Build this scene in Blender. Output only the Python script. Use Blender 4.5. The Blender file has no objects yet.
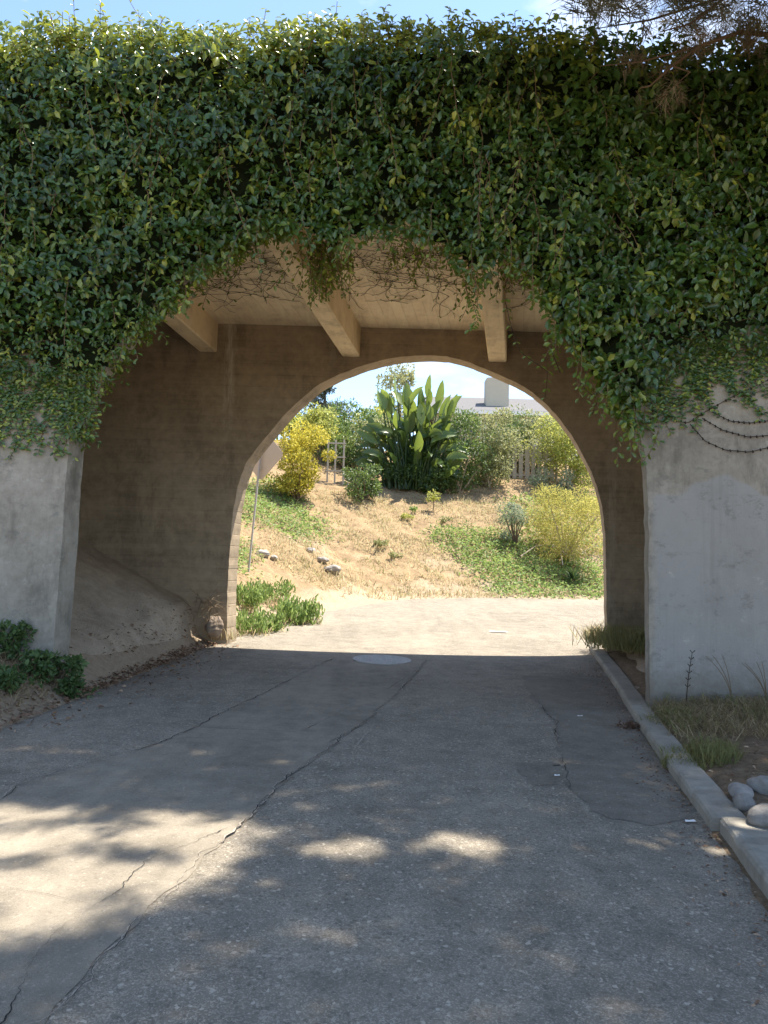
import bpy, bmesh, math, random
import numpy as np
from mathutils import Vector, Matrix, Quaternion
random.seed(7); rng = np.random.default_rng(7)
sc = bpy.context.scene
COL = sc.collection

# ------------------------------------------------------------------ camera
SX, SY = .38, .19
CAM = np.array([0.0, 0.0, 1.6]); F = 730.0
PITCH = math.radians(4.15); ROLL = math.radians(1.5)
r0 = np.array([1.0, 0, 0]); f0 = np.array([0, math.cos(PITCH), math.sin(PITCH)]); u0 = np.array([0, -math.sin(PITCH), math.cos(PITCH)])
CR = r0*math.cos(ROLL) + u0*math.sin(ROLL); CU = u0*math.cos(ROLL) - r0*math.sin(ROLL)
cd = bpy.data.cameras.new('camera'); cam = bpy.data.objects.new('camera', cd); COL.objects.link(cam)
m = Matrix(((CR[0], CU[0], -f0[0], CAM[0]), (CR[1], CU[1], -f0[1], CAM[1]), (CR[2], CU[2], -f0[2], CAM[2]), (0, 0, 0, 1)))
cam.matrix_world = m
cd.sensor_fit = 'VERTICAL'; cd.sensor_height = 36; cd.sensor_width = 27; cd.lens = F*36/1024
cd.clip_end = 2000; cd.clip_start = 0.05
sc.camera = cam
sc.render.resolution_x = 768; sc.render.resolution_y = 1024

def ray(px, py):
    return f0 + CR*((px-384)/F) + CU*((512-py)/F)
def P(px, py, y):                      # the point seen at a pixel on the plane at distance y
    d = ray(px, py); return CAM + d*(y/d[1])

# ------------------------------------------------------------------ terrain
YN, YF = 8.44, 13.17                   # front of the near wall, inner face of the far wall
WT = 0.42; SK = 0.19                   # wall thickness, sideways run of the tunnel axis per metre
LE = np.array([(-4.0,-15),(-3.65,4),(-3.46,7.1),(-3.34,9.3),(-3.0,13.2),(-2.4,15.8),(-1.6,18.4),(.5,22.2),(3.2,23.6),(7.2,24.5),(16,26.5),(45,31)])
RE = np.array([(-1.8,-15),(1.17,0),(1.85,3.4),(2.10,4.66),(2.24,5.4),(2.62,7.3),(3.22,10.1),(3.86,13.4),(4.02,14.2),(4.5,15.2),(5.8,16.2),(8,16.9),(16,18.5),(45,23)])
def sst(a, b, x):
    t = np.clip((x-a)/(b-a), 0, 1); return t*t*(3-2*t)
def wob(x, y, k=1.0, ph=0.0):
    x = x*k; y = y*k
    return (np.sin(x*1.3+y*.7+ph)+np.sin(y*1.9-x*.6+2.1+ph*1.7)+np.sin(x*2.9+y*2.3+4.2+ph)*.6+np.sin(x*5.1-y*4.3+1+ph*2.3)*.35+np.sin(x*9.7+y*8.9+ph)*.18)/3.1
def zr(x, y):
    return -.01*x + .10*sst(8, 14, y) + .06*np.clip(y-14, 0, 10)
def pdist(x, y, pl):
    best = np.full(np.shape(x), 1e9); z = np.zeros(np.shape(x))
    for (ax, ay), (bx, by) in zip(pl[:-1], pl[1:]):
        dx, dy = bx-ax, by-ay
        t = np.clip(((x-ax)*dx+(y-ay)*dy)/(dx*dx+dy*dy), 0, 1)
        qx, qy = ax+t*dx, ay+t*dy
        d = np.hypot(x-qx, y-qy)
        z = np.where(d < best, zr(qx, qy), z); best = np.minimum(best, d)
    return best, z
def H(x, y):
    x = np.asarray(x, float); y = np.asarray(y, float)
    lx = np.interp(y, LE[:10, 1], LE[:10, 0]); rx = np.interp(y, RE[:, 1], RE[:, 0])
    z = zr(np.clip(x, lx, rx), y)
    # near bank on the left, verge on the right
    dl = np.clip(lx-x, 0, None)
    front = z + .42*sst(-.1, .75, dl) + .10*np.clip(dl-.5, 0, 8) + .03*wob(x, y, 2.2)*sst(.1, .6, dl)
    dr = np.clip(x-rx, 0, None)
    front = front + .095*sst(.14, .30, dr) + .06*np.clip(dr-.2, 0, 6) + .02*wob(x, y, 2.5)*sst(.2, .5, dr)
    # hillside beyond
    d, ze = pdist(x, y, LE[4:])
    xo = np.interp(y, LE[4:, 1], LE[4:, 0]); out = (x < xo)
    dd = np.where(out, d, 0)
    h = .22*np.clip(dd, 0, .5) + .50*np.clip(dd-.5, 0, 13.5) + .10*np.clip(dd-14, 0, 30)
    hill = np.where(out, ze + h + .10*wob(x, y, 1.1)*sst(.5, 3, dd) + .05*wob(x, y, 3.1, 2)*sst(.3, 1, dd), z)
    d2, z2 = pdist(x, y, RE[7:])
    inr = (y < np.interp(x, RE[7:, 0], RE[7:, 1])) & (x > 3.86)
    hill = np.where(inr, z2 + .10*sst(.1, .2, d2)+.12*np.clip(d2-.2, 0, 10), hill)
    w = sst(13.2, 13.6, y)
    return front*(1-w) + hill*w
def Hs(x, y): return float(H(np.array([x]), np.array([y]))[0])
def hit(px, py, y0=2.0, y1=70):
    d = ray(px, py); ys = np.arange(y0, y1, .05); pts = CAM[None] + d[None]*(ys/d[1])[:, None]
    hh = H(pts[:, 0], pts[:, 1]); k = np.argmax(pts[:, 2] < hh)
    if pts[k, 2] >= hh[k]: k = len(ys)-1
    return np.array([pts[k, 0], pts[k, 1], hh[k]])

# ------------------------------------------------------------------ mesh helpers
class MB:
    def __init__(s): s.v = []; s.f = []; s.n = 0; s.t = []
    def add(s, v, f, tint=None):
        v = np.asarray(v, float).reshape(-1, 3)
        s.v.append(v); s.f.extend([[i+s.n for i in q] for q in f]); s.n += len(v)
        s.t.append(np.full(len(v), .5) if tint is None else np.broadcast_to(tint, (len(v),)))
    def box(s, a, b, tint=None):
        x0, y0, z0 = a; x1, y1, z1 = b
        s.add([(x0,y0,z0),(x1,y0,z0),(x1,y1,z0),(x0,y1,z0),(x0,y0,z1),(x1,y0,z1),(x1,y1,z1),(x0,y1,z1)],
              [(0,3,2,1),(4,5,6,7),(0,1,5,4),(1,2,6,5),(2,3,7,6),(3,0,4,7)], tint)
    def tube(s, pts, r, n=5, tint=None, cap=True):
        pts = np.asarray(pts, float); k = len(pts); r = np.broadcast_to(r, (k,))
        V = []; up = np.array([.31, .17, .93])
        for i in range(k):
            t = pts[min(i+1, k-1)] - pts[max(i-1, 0)]; t = t/(np.linalg.norm(t)+1e-9)
            a = np.cross(t, up)
            if np.linalg.norm(a) < .1: a = np.cross(t, [1, 0, 0])
            a /= np.linalg.norm(a); b = np.cross(t, a)
            for j in range(n):
                q = 2*math.pi*j/n; V.append(pts[i] + r[i]*(math.cos(q)*a + math.sin(q)*b))
        Fc = [(i*n+j, i*n+(j+1) % n, (i+1)*n+(j+1) % n, (i+1)*n+j) for i in range(k-1) for j in range(n)]
        if cap: Fc += [tuple(range(n))[::-1], tuple(range((k-1)*n, k*n))]
        s.add(V, Fc, tint)
    def build(s, name, mat, parent=None, smooth=False, kind=None):
        me = bpy.data.meshes.new(name)
        V = np.concatenate(s.v) if s.v else np.zeros((0, 3))
        me.from_pydata(V.tolist(), [], s.f)
        a = me.attributes.new('tint', 'FLOAT', 'POINT'); a.data.foreach_set('value', np.concatenate(s.t).astype(np.float32))
        return link(me, name, mat, parent, smooth, kind)
def link(me, name, mat, parent=None, smooth=False, kind=None):
    if mat: me.materials.append(mat)
    if smooth: me.polygons.foreach_set('use_smooth', [True]*len(me.polygons))
    me.update()
    o = bpy.data.objects.new(name, me); COL.objects.link(o)
    if parent is not None:
        o.parent = parent; o.matrix_parent_inverse = parent.matrix_basis.inverted()
    if kind: o['kind'] = kind
    return o
def thing(name, label, cat, loc, group=None):
    o = bpy.data.objects.new(name, None); COL.objects.link(o); o.location = Vector([float(v) for v in loc]); o.empty_display_size = .2
    return tag(o, label, cat, group)
def tag(o, label, cat, group=None):
    o['label'] = label; o['category'] = cat
    if group: o['group'] = group
    return o
def nrm(a): return a/(np.linalg.norm(a, axis=-1, keepdims=True)+1e-9)
# leaf template in (along, across, up): folded along the rib and bent down to the tip
def leaf_tpl(fold=.18, bend=.15):
    return np.array([(0,0,0),(.32,.40,fold*.8),(.32,0,.02),(.32,-.40,fold*.8),(.70,.36,fold*.7-bend*.5),(.70,0,-bend*.5),(.70,-.36,fold*.7-bend*.5),(1,0,-bend)])
LT = leaf_tpl(); OB = LT.copy(); OB[1, 1], OB[3, 1] = .28, -.28; OB[4, 1], OB[6, 1] = .46, -.46; OB[4, 0] = OB[6, 0] = .68
LF = np.array([(0,2,1,-1),(0,3,2,-1),(1,2,5,4),(2,3,6,5),(4,5,7,-1),(5,6,7,-1)])
def leaf_mesh(name, mat, Pn, D, Nn, L, W, tint, parent=None, kind=None, tpl=LT):
    D = nrm(D); S = nrm(np.cross(Nn, D)); U = np.cross(D, S)
    n = len(Pn); k = len(tpl)
    V = Pn[:, None] + (tpl[None, :, 0:1]*L[:, None, None])*D[:, None] + (tpl[None, :, 1:2]*W[:, None, None])*S[:, None] + (tpl[None, :, 2:3]*L[:, None, None])*U[:, None]
    V = V.reshape(-1, 3)
    off = np.arange(n)*k
    loops = []; starts = []; tot = []
    per = []
    for q in LF: per.append([i for i in q if i >= 0])
    flat = np.array([i for q in per for i in q]); lens = np.array([len(q) for q in per])
    L_ = (off[:, None] + flat[None]).reshape(-1)
    totals = np.tile(lens, n); st = np.concatenate([[0], np.cumsum(totals)[:-1]])
    me = bpy.data.meshes.new(name)
    me.vertices.add(len(V)); me.vertices.foreach_set('co', V.astype(np.float32).reshape(-1))
    me.loops.add(len(L_)); me.loops.foreach_set('vertex_index', L_.astype(np.int32))
    me.polygons.add(len(totals)); me.polygons.foreach_set('loop_start', st.astype(np.int32)); me.polygons.foreach_set('loop_total', totals.astype(np.int32))
    me.update(calc_edges=True)
    a = me.attributes.new('tint', 'FLOAT', 'POINT'); a.data.foreach_set('value', np.repeat(tint, k).astype(np.float32))
    return link(me, name, mat, parent, True, kind)
def blades(name, mat, Pn, h, w, lean, tint, parent=None, kind=None, bend=.5):
    n = len(Pn); az = rng.uniform(0, 2*math.pi, n); az2 = rng.uniform(0, 2*math.pi, n)
    out = np.stack([np.cos(az), np.sin(az), np.zeros(n)], 1)*(lean*h)[:, None]
    sd = np.stack([np.cos(az2), np.sin(az2), np.zeros(n)], 1)*(w/2)[:, None]
    up = np.array([0, 0, 1.0])
    m1 = Pn + out*.35 + up*(h*.6)[:, None]; tp = Pn + out + up*(h*(1-bend*lean*.5))[:, None]
    V = np.stack([Pn-sd, Pn+sd, m1+sd*.7, m1-sd*.7, tp], 1).reshape(-1, 3)
    me = bpy.data.meshes.new(name); o5 = np.arange(n)*5
    L_ = (o5[:, None] + np.array([0,1,2,3,3,2,4])[None]).reshape(-1)
    totals = np.tile([4, 3], n); st = np.concatenate([[0], np.cumsum(totals)[:-1]])
    me.vertices.add(len(V)); me.vertices.foreach_set('co', V.astype(np.float32).reshape(-1))
    me.loops.add(len(L_)); me.loops.foreach_set('vertex_index', L_.astype(np.int32))
    me.polygons.add(len(totals)); me.polygons.foreach_set('loop_start', st.astype(np.int32)); me.polygons.foreach_set('loop_total', totals.astype(np.int32))
    me.update(calc_edges=True)
    a = me.attributes.new('tint', 'FLOAT', 'POINT'); a.data.foreach_set('value', np.repeat(tint, 5).astype(np.float32))
    return link(me, name, mat, parent, False, kind)

# ------------------------------------------------------------------ materials
class NT:
    def __init__(s, name):
        s.m = bpy.data.materials.new(name); s.m.use_nodes = True; s.t = s.m.node_tree; s.t.nodes.clear()
        s.out = s.t.nodes.new('ShaderNodeOutputMaterial')
    def n(s, ty, props=None, **inp):
        nd = s.t.nodes.new(ty)
        for k, v in (props or {}).items(): setattr(nd, k, v)
        for k, v in inp.items():
            key = int(k[1:]) if k[0] == '_' and k[1:].isdigit() else k.replace('_', ' ')
            if isinstance(v, bpy.types.NodeSocket): s.t.links.new(v, nd.inputs[key])
            else: nd.inputs[key].default_value = v
        return nd
    def pos(s): return s.n('ShaderNodeNewGeometry').outputs['Position']
    def mp(s, scale=(1,1,1), loc=(0,0,0), rot=(0,0,0)):
        return s.n('ShaderNodeMapping', Vector=s.pos(), Scale=scale, Location=loc, Rotation=rot).outputs[0]
    def noise(s, scale, vec=None, detail=5, rough=.6, dist=0):
        return s.n('ShaderNodeTexNoise', Vector=vec if vec is not None else s.pos(), Scale=scale, Detail=detail, Roughness=rough, Distortion=dist).outputs[0]
    def ramp(s, fac, stops, interp='LINEAR'):
        nd = s.n('ShaderNodeValToRGB', Fac=fac); cr = nd.color_ramp; cr.interpolation = interp
        while len(cr.elements) < len(stops): cr.elements.new(.5)
        for e, (p, c) in zip(cr.elements, stops):
            e.position = p; e.color = (c, c, c, 1) if isinstance(c, (int, float)) else (*c, 1)
        return nd.outputs[0]
    def mix(s, fac, a, b, mode='MIX'):
        nd = s.t.nodes.new('ShaderNodeMix'); nd.data_type = 'RGBA'; nd.blend_type = mode
        for k, v in ((0, fac), (6, a), (7, b)):
            if isinstance(v, bpy.types.NodeSocket): s.t.links.new(v, nd.inputs[k])
            elif k == 0: nd.inputs[0].default_value = v
            else: nd.inputs[k].default_value = (v, v, v, 1) if isinstance(v, (int, float)) else (*v, 1)
        return nd.outputs[2]
    def math(s, op, a, b=0.0, c=0.0):
        nd = s.t.nodes.new('ShaderNodeMath'); nd.operation = op
        for k, v in enumerate((a, b, c)):
            if isinstance(v, bpy.types.NodeSocket): s.t.links.new(v, nd.inputs[k])
            else: nd.inputs[k].default_value = v
        return nd.outputs[0]
    def xyz(s):
        q = s.n('ShaderNodeSeparateXYZ', Vector=s.pos()); return q.outputs[0], q.outputs[1], q.outputs[2]
    def attr(s, name='tint'): return s.n('ShaderNodeAttribute', {'attribute_name': name}).outputs['Fac']
    def bump(s, h, strength=.4, dist=.02): return s.n('ShaderNodeBump', Height=h, Strength=strength, Distance=dist).outputs[0]
    def pbsdf(s, col, rough=.8, spec=.3, normal=None, metal=0.0):
        nd = s.n('ShaderNodeBsdfPrincipled', Roughness=rough, Metallic=metal)
        nd.inputs['Specular IOR Level'].default_value = spec
        if isinstance(col, bpy.types.NodeSocket): s.t.links.new(col, nd.inputs['Base Color'])
        else: nd.inputs['Base Color'].default_value = (*col, 1)
        if normal is not None: s.t.links.new(normal, nd.inputs['Normal'])
        return nd.outputs[0]
    def done(s, sh): s.t.links.new(sh, s.out.inputs[0]); return s.m

def leaf_mat(name, dark, mid, light, rough=.42, spec=.5, trans=.3, tcol=None):
    t = NT(name); a = t.attr()
    n = t.noise(6, detail=2)
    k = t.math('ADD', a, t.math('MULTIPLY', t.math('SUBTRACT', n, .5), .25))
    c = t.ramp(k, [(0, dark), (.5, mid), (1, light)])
    p = t.pbsdf(c, rough, spec)
    tr = t.n('ShaderNodeBsdfTranslucent', Color=(t.mix(.65, c, tcol or tuple(min(1, v*2.2) for v in light))))
    ms = t.n('ShaderNodeMixShader', _0=trans, _1=p, _2=tr.outputs[0])
    return t.done(ms.outputs[0])
def plain(name, col, rough=.8, spec=.3, var=.25, scale=8, metal=0):
    t = NT(name); n = t.noise(scale)
    c = t.mix(n, tuple(v*(1-var) for v in col), tuple(min(1, v*(1+var)) for v in col))
    return t.done(t.pbsdf(c, rough, spec, t.bump(n, .2, .01), metal))

def concrete(name, lo, hi, board=0.0, weather=False, along=0.0, stain=None, patch=None, dark=.5, bmp=.35):
    t = NT(name); x, y, z = t.xyz()
    n1 = t.noise(.9, detail=7, rough=.65); n2 = t.noise(7, detail=8, rough=.72); n3 = t.noise(55, detail=4, rough=.7)
    n4 = t.noise(2.2, t.mp((1, 1, .35), (3, 1, 7)), detail=8, rough=.7)
    k = t.math('ADD', t.math('MULTIPLY', n1, .55), t.math('MULTIPLY', n2, .45))
    c = t.mix(t.ramp(k, [(.36, 0), (.64, 1)]), lo, hi)
    # blotches of grime
    c = t.mix(t.math('MULTIPLY', t.ramp(n4, [(.52, 0), (.68, 1)]), dark), c, tuple(v*.5 for v in lo))
    h = t.math('ADD', t.math('MULTIPLY', n2, .6), t.math('MULTIPLY', n3, .35))
    if board:
        zz = t.math('ADD', z, t.math('MULTIPLY', n1, .05))
        fr = t.math('FRACT', t.math('MULTIPLY', zz, 1/.21))
        line = t.ramp(fr, [(0, 1), (.035, 1), (.08, 0), (.97, 0), (1, 1)])
        bn = t.noise(1.0, t.n('ShaderNodeCombineXYZ', X=t.math('MULTIPLY', x, .15), Y=t.math('MULTIPLY', y, .3), Z=t.math('MULTIPLY', zz, 4.5)).outputs[0], detail=5, rough=.75)
        c = t.mix(t.math('MULTIPLY', t.ramp(bn, [(.4, 0), (.66, 1)]), board), c, tuple(v*1.35 for v in hi))
        c = t.mix(t.math('MULTIPLY', t.math('MULTIPLY', line, t.ramp(n4, [(.4, .1), (.6, 1)])), .5*board), c, tuple(v*.5 for v in lo))
        h = t.math('SUBTRACT', h, t.math('MULTIPLY', line, .5))
    if along:                                 # form boards running along the underside
        u = t.math('ADD', t.math('SUBTRACT', x, t.math('MULTIPLY', y, SK)), t.math('MULTIPLY', n1, .04))
        cell = t.math('FLOOR', t.math('MULTIPLY', u, 1/.19)); fr = t.math('FRACT', t.math('MULTIPLY', u, 1/.19))
        line = t.ramp(fr, [(0, 1), (.03, 1), (.08, 0), (.97, 0), (1, 1)])
        wn = t.n('ShaderNodeTexWhiteNoise', {'noise_dimensions': '1D'}, W=cell).outputs[0]
        sm = t.noise(1.0, t.mp((7, .5, 1), rot=(0, 0, math.radians(11))), detail=6, rough=.75)
        c = t.mix(t.math('MULTIPLY', wn, along*.28), c, tuple(v*.62 for v in lo))
        c = t.mix(t.math('MULTIPLY', t.ramp(sm, [(.45, 0), (.68, 1)]), along*.7), c, tuple(min(.9, v*1.12) for v in hi))
        c = t.mix(t.math('MULTIPLY', line, along*.12), c, tuple(v*.4 for v in lo)); h = t.math('SUBTRACT', h, t.math('MULTIPLY', line, .6))
    if stain:                                 # pale mineral runs down the wall at given x positions
        for (sx, sw, z0, z1, amt, scol) in stain:
            xx = t.math('ADD', x, t.math('MULTIPLY', t.math('SUBTRACT', t.noise(3, detail=5), .5), .22))
            d = t.math('ABSOLUTE', t.math('SUBTRACT', xx, sx))
            a = t.n('ShaderNodeMapRange', Value=d, _1=sw, _2=sw*.35, _3=0.0, _4=1.0).outputs[0]
            b = t.n('ShaderNodeMapRange', Value=z, _1=z0, _2=z1, _3=0.0, _4=1.0).outputs[0]
            str_ = t.ramp(t.noise(9, t.mp((1.6, 1, .18)), detail=7, rough=.8), [(.42, 0), (.62, 1)])
            c = t.mix(t.math('MULTIPLY', t.math('MULTIPLY', t.math('MULTIPLY', a, b), str_), amt), c, scol)
    if patch:                                 # rolled-on grey paint that covers old marks
        zt, pc, x0 = patch
        e = t.math('ADD', z, t.math('MULTIPLY', t.math('SUBTRACT', t.noise(1.1, detail=2), .5), 1.0))
        a = t.math('MULTIPLY', t.n('ShaderNodeMapRange', Value=e, _1=zt, _2=zt-.05, _3=0.0, _4=1.0).outputs[0],
                   t.n('ShaderNodeMapRange', Value=t.math('ADD', x, t.math('MULTIPLY', n4, .2)), _1=x0, _2=x0+.08, _3=0.0, _4=1.0).outputs[0])
        pv = t.mix(t.ramp(n4, [(.35, 0), (.65, 1)]), tuple(v*.9 for v in pc), tuple(v*1.1 for v in pc))
        c = t.mix(t.math('MULTIPLY', a, .8), c, pv)
    if weather:                               # rain streaks, pits, dirty splash line, rust and scraped marks
        sk = t.noise(1.0, t.mp((9, 1, .28), (2, 0, 5)), detail=8, rough=.75)
        c = t.mix(t.math('MULTIPLY', t.ramp(sk, [(.53, 0), (.70, 1)]), .2), c, (.13, .12, .10))
        bl = t.noise(3.1, t.mp((1, 1, 1.5), (8, 3, 2)), detail=9, rough=.78)
        c = t.mix(t.math('MULTIPLY', t.ramp(bl, [(.55, 0), (.63, 1)]), .5), c, (.15, .145, .13))
        c = t.mix(t.math('MULTIPLY', t.ramp(bl, [(.30, 1), (.40, 0)]), .45), c, (.56, .54, .49))
        pit = t.n('ShaderNodeTexVoronoi', Vector=t.pos(), Scale=26.0).outputs['Distance']
        pk = t.math('MULTIPLY', t.ramp(pit, [(.06, 1), (.13, 0)]), t.ramp(n2, [(.52, 0), (.6, 1)]))
        c = t.mix(t.math('MULTIPLY', pk, .7), c, (.07, .065, .055)); h = t.math('SUBTRACT', h, pk)
        zz_ = t.math('ADD', z, t.math('MULTIPLY', t.math('SUBTRACT', n2, .5), .7))
        c = t.mix(t.n('ShaderNodeMapRange', Value=zz_, _1=.62, _2=.25, _3=0.0, _4=.65).outputs[0], c, (.17, .14, .105))
        ho = t.math('FRACT', t.math('ADD', t.math('MULTIPLY', z, 1/.62), t.math('MULTIPLY', n1, .12)))
        c = t.mix(t.math('MULTIPLY', t.ramp(ho, [(0, 1), (.012, 1), (.03, 0)]), t.math('MULTIPLY', t.ramp(n4, [(.48, 0), (.6, 1)]), .14)), c, (.16, .15, .13))
    return t.done(t.pbsdf(c, .88, .2, t.bump(h, bmp, .02)))

def asphalt(name, base, agg=.5, scale=75, light=(.42, .39, .34), wear=.5, tarry=0.0):
    t = NT(name)
    v = t.n('ShaderNodeTexVoronoi', Vector=t.pos(), Scale=scale, Randomness=1.0)
    v2 = t.n('ShaderNodeTexVoronoi', Vector=t.pos(), Scale=scale*.42, Randomness=1.0)
    rnd = t.n('ShaderNodeSeparateColor', Color=v.outputs['Color']).outputs[0]
    rnd2 = t.n('ShaderNodeSeparateColor', Color=v2.outputs['Color']).outputs[1]
    big = t.noise(.55, detail=6, rough=.6); mid = t.noise(4, detail=6, rough=.7); fine = t.noise(40, detail=5, rough=.8)
    stk = t.noise(1.0, t.mp((2.4, .22, 1), rot=(0, 0, math.radians(11))), detail=5)
    c = t.mix(t.ramp(t.math('ADD', t.math('MULTIPLY', big, .5), t.math('MULTIPLY', mid, .5)), [(.36, 0), (.64, 1)]), tuple(q*.68 for q in base), tuple(q*1.28 for q in base))
    c = t.mix(t.math('MULTIPLY', t.ramp(stk, [(.45, 0), (.65, 1)]), wear*.5), c, tuple(q*1.45 for q in base))
    c = t.mix(t.math('MULTIPLY', t.ramp(rnd, [(.55, 0), (.95, 1)]), t.math('MULTIPLY', t.ramp(mid, [(.3, .45), (.65, 1)]), agg)), c, light)
    c = t.mix(t.math('MULTIPLY', t.ramp(t.noise(95, detail=4, rough=.8), [(.30, 1), (.46, 0)]), agg*.8), c, tuple(q*.4 for q in base))
    c = t.mix(t.math('MULTIPLY', t.ramp(t.noise(1.6, detail=8, rough=.75), [(.52, 0), (.66, 1)]), .35), c, tuple(q*.55 for q in base))
    c = t.mix(t.math('MULTIPLY', t.ramp(rnd2, [(.0, 1), (.16, 0)]), agg*.75), c, tuple(q*.35 for q in base))
    c = t.mix(t.math('MULTIPLY', t.ramp(rnd2, [(.965, 0), (.985, 1)]), agg), c, tuple(min(1, q*1.05) for q in light))
    h = t.math('ADD', t.math('MULTIPLY', v.outputs['Distance'], -.8), t.math('ADD', fine, t.math('MULTIPLY', mid, .4)))
    return t.done(t.pbsdf(c, .86, .25, t.bump(h, .25+.5*agg, .012)))

M = {}
M['near'] = concrete('pier_concrete', (.225, .203, .165), (.42, .385, .325), board=0, patch=(2.6, (.30, .296, .282), 3.2), dark=.7, bmp=.6, weather=True)
WB = (.55, .50, .42)
M['far'] = concrete('stained_concrete', (.205, .163, .114), (.41, .330, .232), board=.26, dark=.55,
                    stain=[(P(228, 400, YF)[0], .13, 3.6, 4.6, .8, WB), (P(246, 400, YF)[0], .10, 1.5, 5.2, .35, (.36,.27,.17)), (P(266, 400, YF)[0], .08, 1.5, 5.2, .22, (.36,.27,.17)), (P(330, 400, YF)[0], .08, 5.0, 5.6, .5, WB),
                           (P(314, 400, YF)[0], .16, 4.6, 5.4, .35, (.42,.33,.22)), (P(612, 400, YF)[0], .10, 0, .9, .5, (.5,.44,.36))])
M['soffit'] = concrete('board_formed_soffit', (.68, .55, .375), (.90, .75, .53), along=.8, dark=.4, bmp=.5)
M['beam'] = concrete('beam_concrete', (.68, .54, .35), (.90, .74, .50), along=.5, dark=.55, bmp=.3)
M['ivy'] = leaf_mat('ivy_leaf', (.008, .026, .007), (.056, .128, .026), (.42, .44, .06), .31, .65, .24, (.55, .62, .05))  # yellow end of the ramp holds the sunlight painted on the top leaves
M['inner'] = plain('ivy_interior', (.014, .021, .010), .95, .1, .5, 14)  # dark tone holds the shade between the leaves
M['stem'] = plain('vine_bark', (.17, .115, .07), .9, .2, .4, 20)
M['runner'] = plain('dark_runner_bark', (.045, .033, .025), .9, .2, .4, 20)
M['road'] = asphalt('coarse_asphalt', (.205, .178, .138), .65, 150, (.46, .41, .33))
M['panel'] = asphalt('worn_smooth_asphalt', (.212, .184, .141), .3, 190, (.40, .355, .29), .9)
M['patch'] = asphalt('dark_patch_asphalt', (.172, .150, .117), .4, 170, (.34, .31, .26), .4)
M['kerb'] = concrete('kerb_concrete', (.215, .195, .158), (.35, .32, .265), dark=.6, bmp=.5)
M['crack'] = plain('crack_fill', (.035, .033, .03), .95, .1, .4, 30)
M['dustcrack'] = plain('sandy_crack_fill', (.36, .31, .25), .95, .1, .3, 40)
def soil(name, a, b, c2, sc1=3.0, sc2=26):
    t = NT(name); n1 = t.noise(sc1, detail=7, rough=.7); n2 = t.noise(sc2, detail=6, rough=.8); n0 = t.noise(.7, detail=4)
    v = t.n('ShaderNodeTexVoronoi', Vector=t.pos(), Scale=sc2*1.6)
    c = t.mix(t.ramp(n1, [(.35, 0), (.65, 1)]), a, b)
    c = t.mix(t.ramp(n2, [(.52, 0), (.74, .7)]), c, c2)
    c = t.mix(t.ramp(n0, [(.35, .0), (.7, .35)]), c, tuple(q*.6 for q in a))
    h = t.math('ADD', t.math('ADD', n1, n2), t.math('MULTIPLY', v.outputs['Distance'], -.5))
    return t.done(t.pbsdf(c, .95, .1, t.bump(h, .9, .05)))
M['dirt'] = soil('tunnel_dirt', (.43, .345, .25), (.60, .50, .375), (.31, .24, .17))
# ground: straw hillside, brown verge, chosen by a zone attribute
def ground_mat():
    t = NT('ground_soil'); z = t.attr('zone')
    n1 = t.noise(2.0, detail=8, rough=.7); n2 = t.noise(16, detail=7, rough=.8); n3 = t.noise(60, detail=4, rough=.8)
    verge = t.mix(t.ramp(n2, [(.35, 0), (.68, 1)]), (.13, .09, .055), (.30, .225, .15))
    verge = t.mix(t.ramp(n3, [(.6, 0), (.75, .6)]), verge, (.40, .33, .24))
    straw = t.mix(t.ramp(n2, [(.38, 0), (.62, 1)]), (.185, .128, .07), (.40, .295, .17))
    straw = t.mix(t.ramp(n1, [(.45, 0), (.65, .6)]), straw, (.13, .085, .05))
    sand = t.mix(t.ramp(n2, [(.35, 0), (.65, 1)]), (.27, .205, .14), (.42, .335, .235))
    c = t.mix(t.ramp(z, [(.15, 0), (.45, 1)]), verge, straw)
    c = t.mix(t.ramp(z, [(.6, 0), (.95, 1)]), c, sand)
    return t.done(t.pbsdf(c, .95, .1, t.bump(t.math('ADD', n2, t.math('MULTIPLY', n3, .5)), .8, .04)))
M['ground'] = ground_mat()

# ------------------------------------------------------------------ ground, road
xs = np.unique(np.concatenate([np.arange(-70, -14, 4.), np.arange(-14, -8, .5), np.arange(-8, 12, .16), np.arange(12, 24, .6), np.arange(24, 90, 5.)]))
ys = np.unique(np.concatenate([np.arange(-40, 0, 3.), np.arange(0, 12, .2), np.arange(12, 38, .16), np.arange(38, 60, 1.), np.arange(60, 420, 25.)]))
X, Y = np.meshgrid(xs, ys)
Z = H(X, Y)
def inroad(x, y):
    lx = np.interp(y, LE[:, 1], LE[:, 0]); rx = np.interp(y, RE[:, 1], RE[:, 0])
    below = y < np.interp(x, LE[6:, 0], LE[6:, 1]); above = y > np.interp(x, RE[7:, 0], RE[7:, 1])
    return np.where(y < 14, (x > lx) & (x < rx), (x > lx) & ((x < rx) | above) & np.where(x > -1.6, below, True))
din = np.minimum(pdist(X, Y, LE)[0], pdist(X, Y, RE)[0])
Z = np.where(inroad(X, Y), Z - .10*sst(-.05, .3, din), Z)
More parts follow.
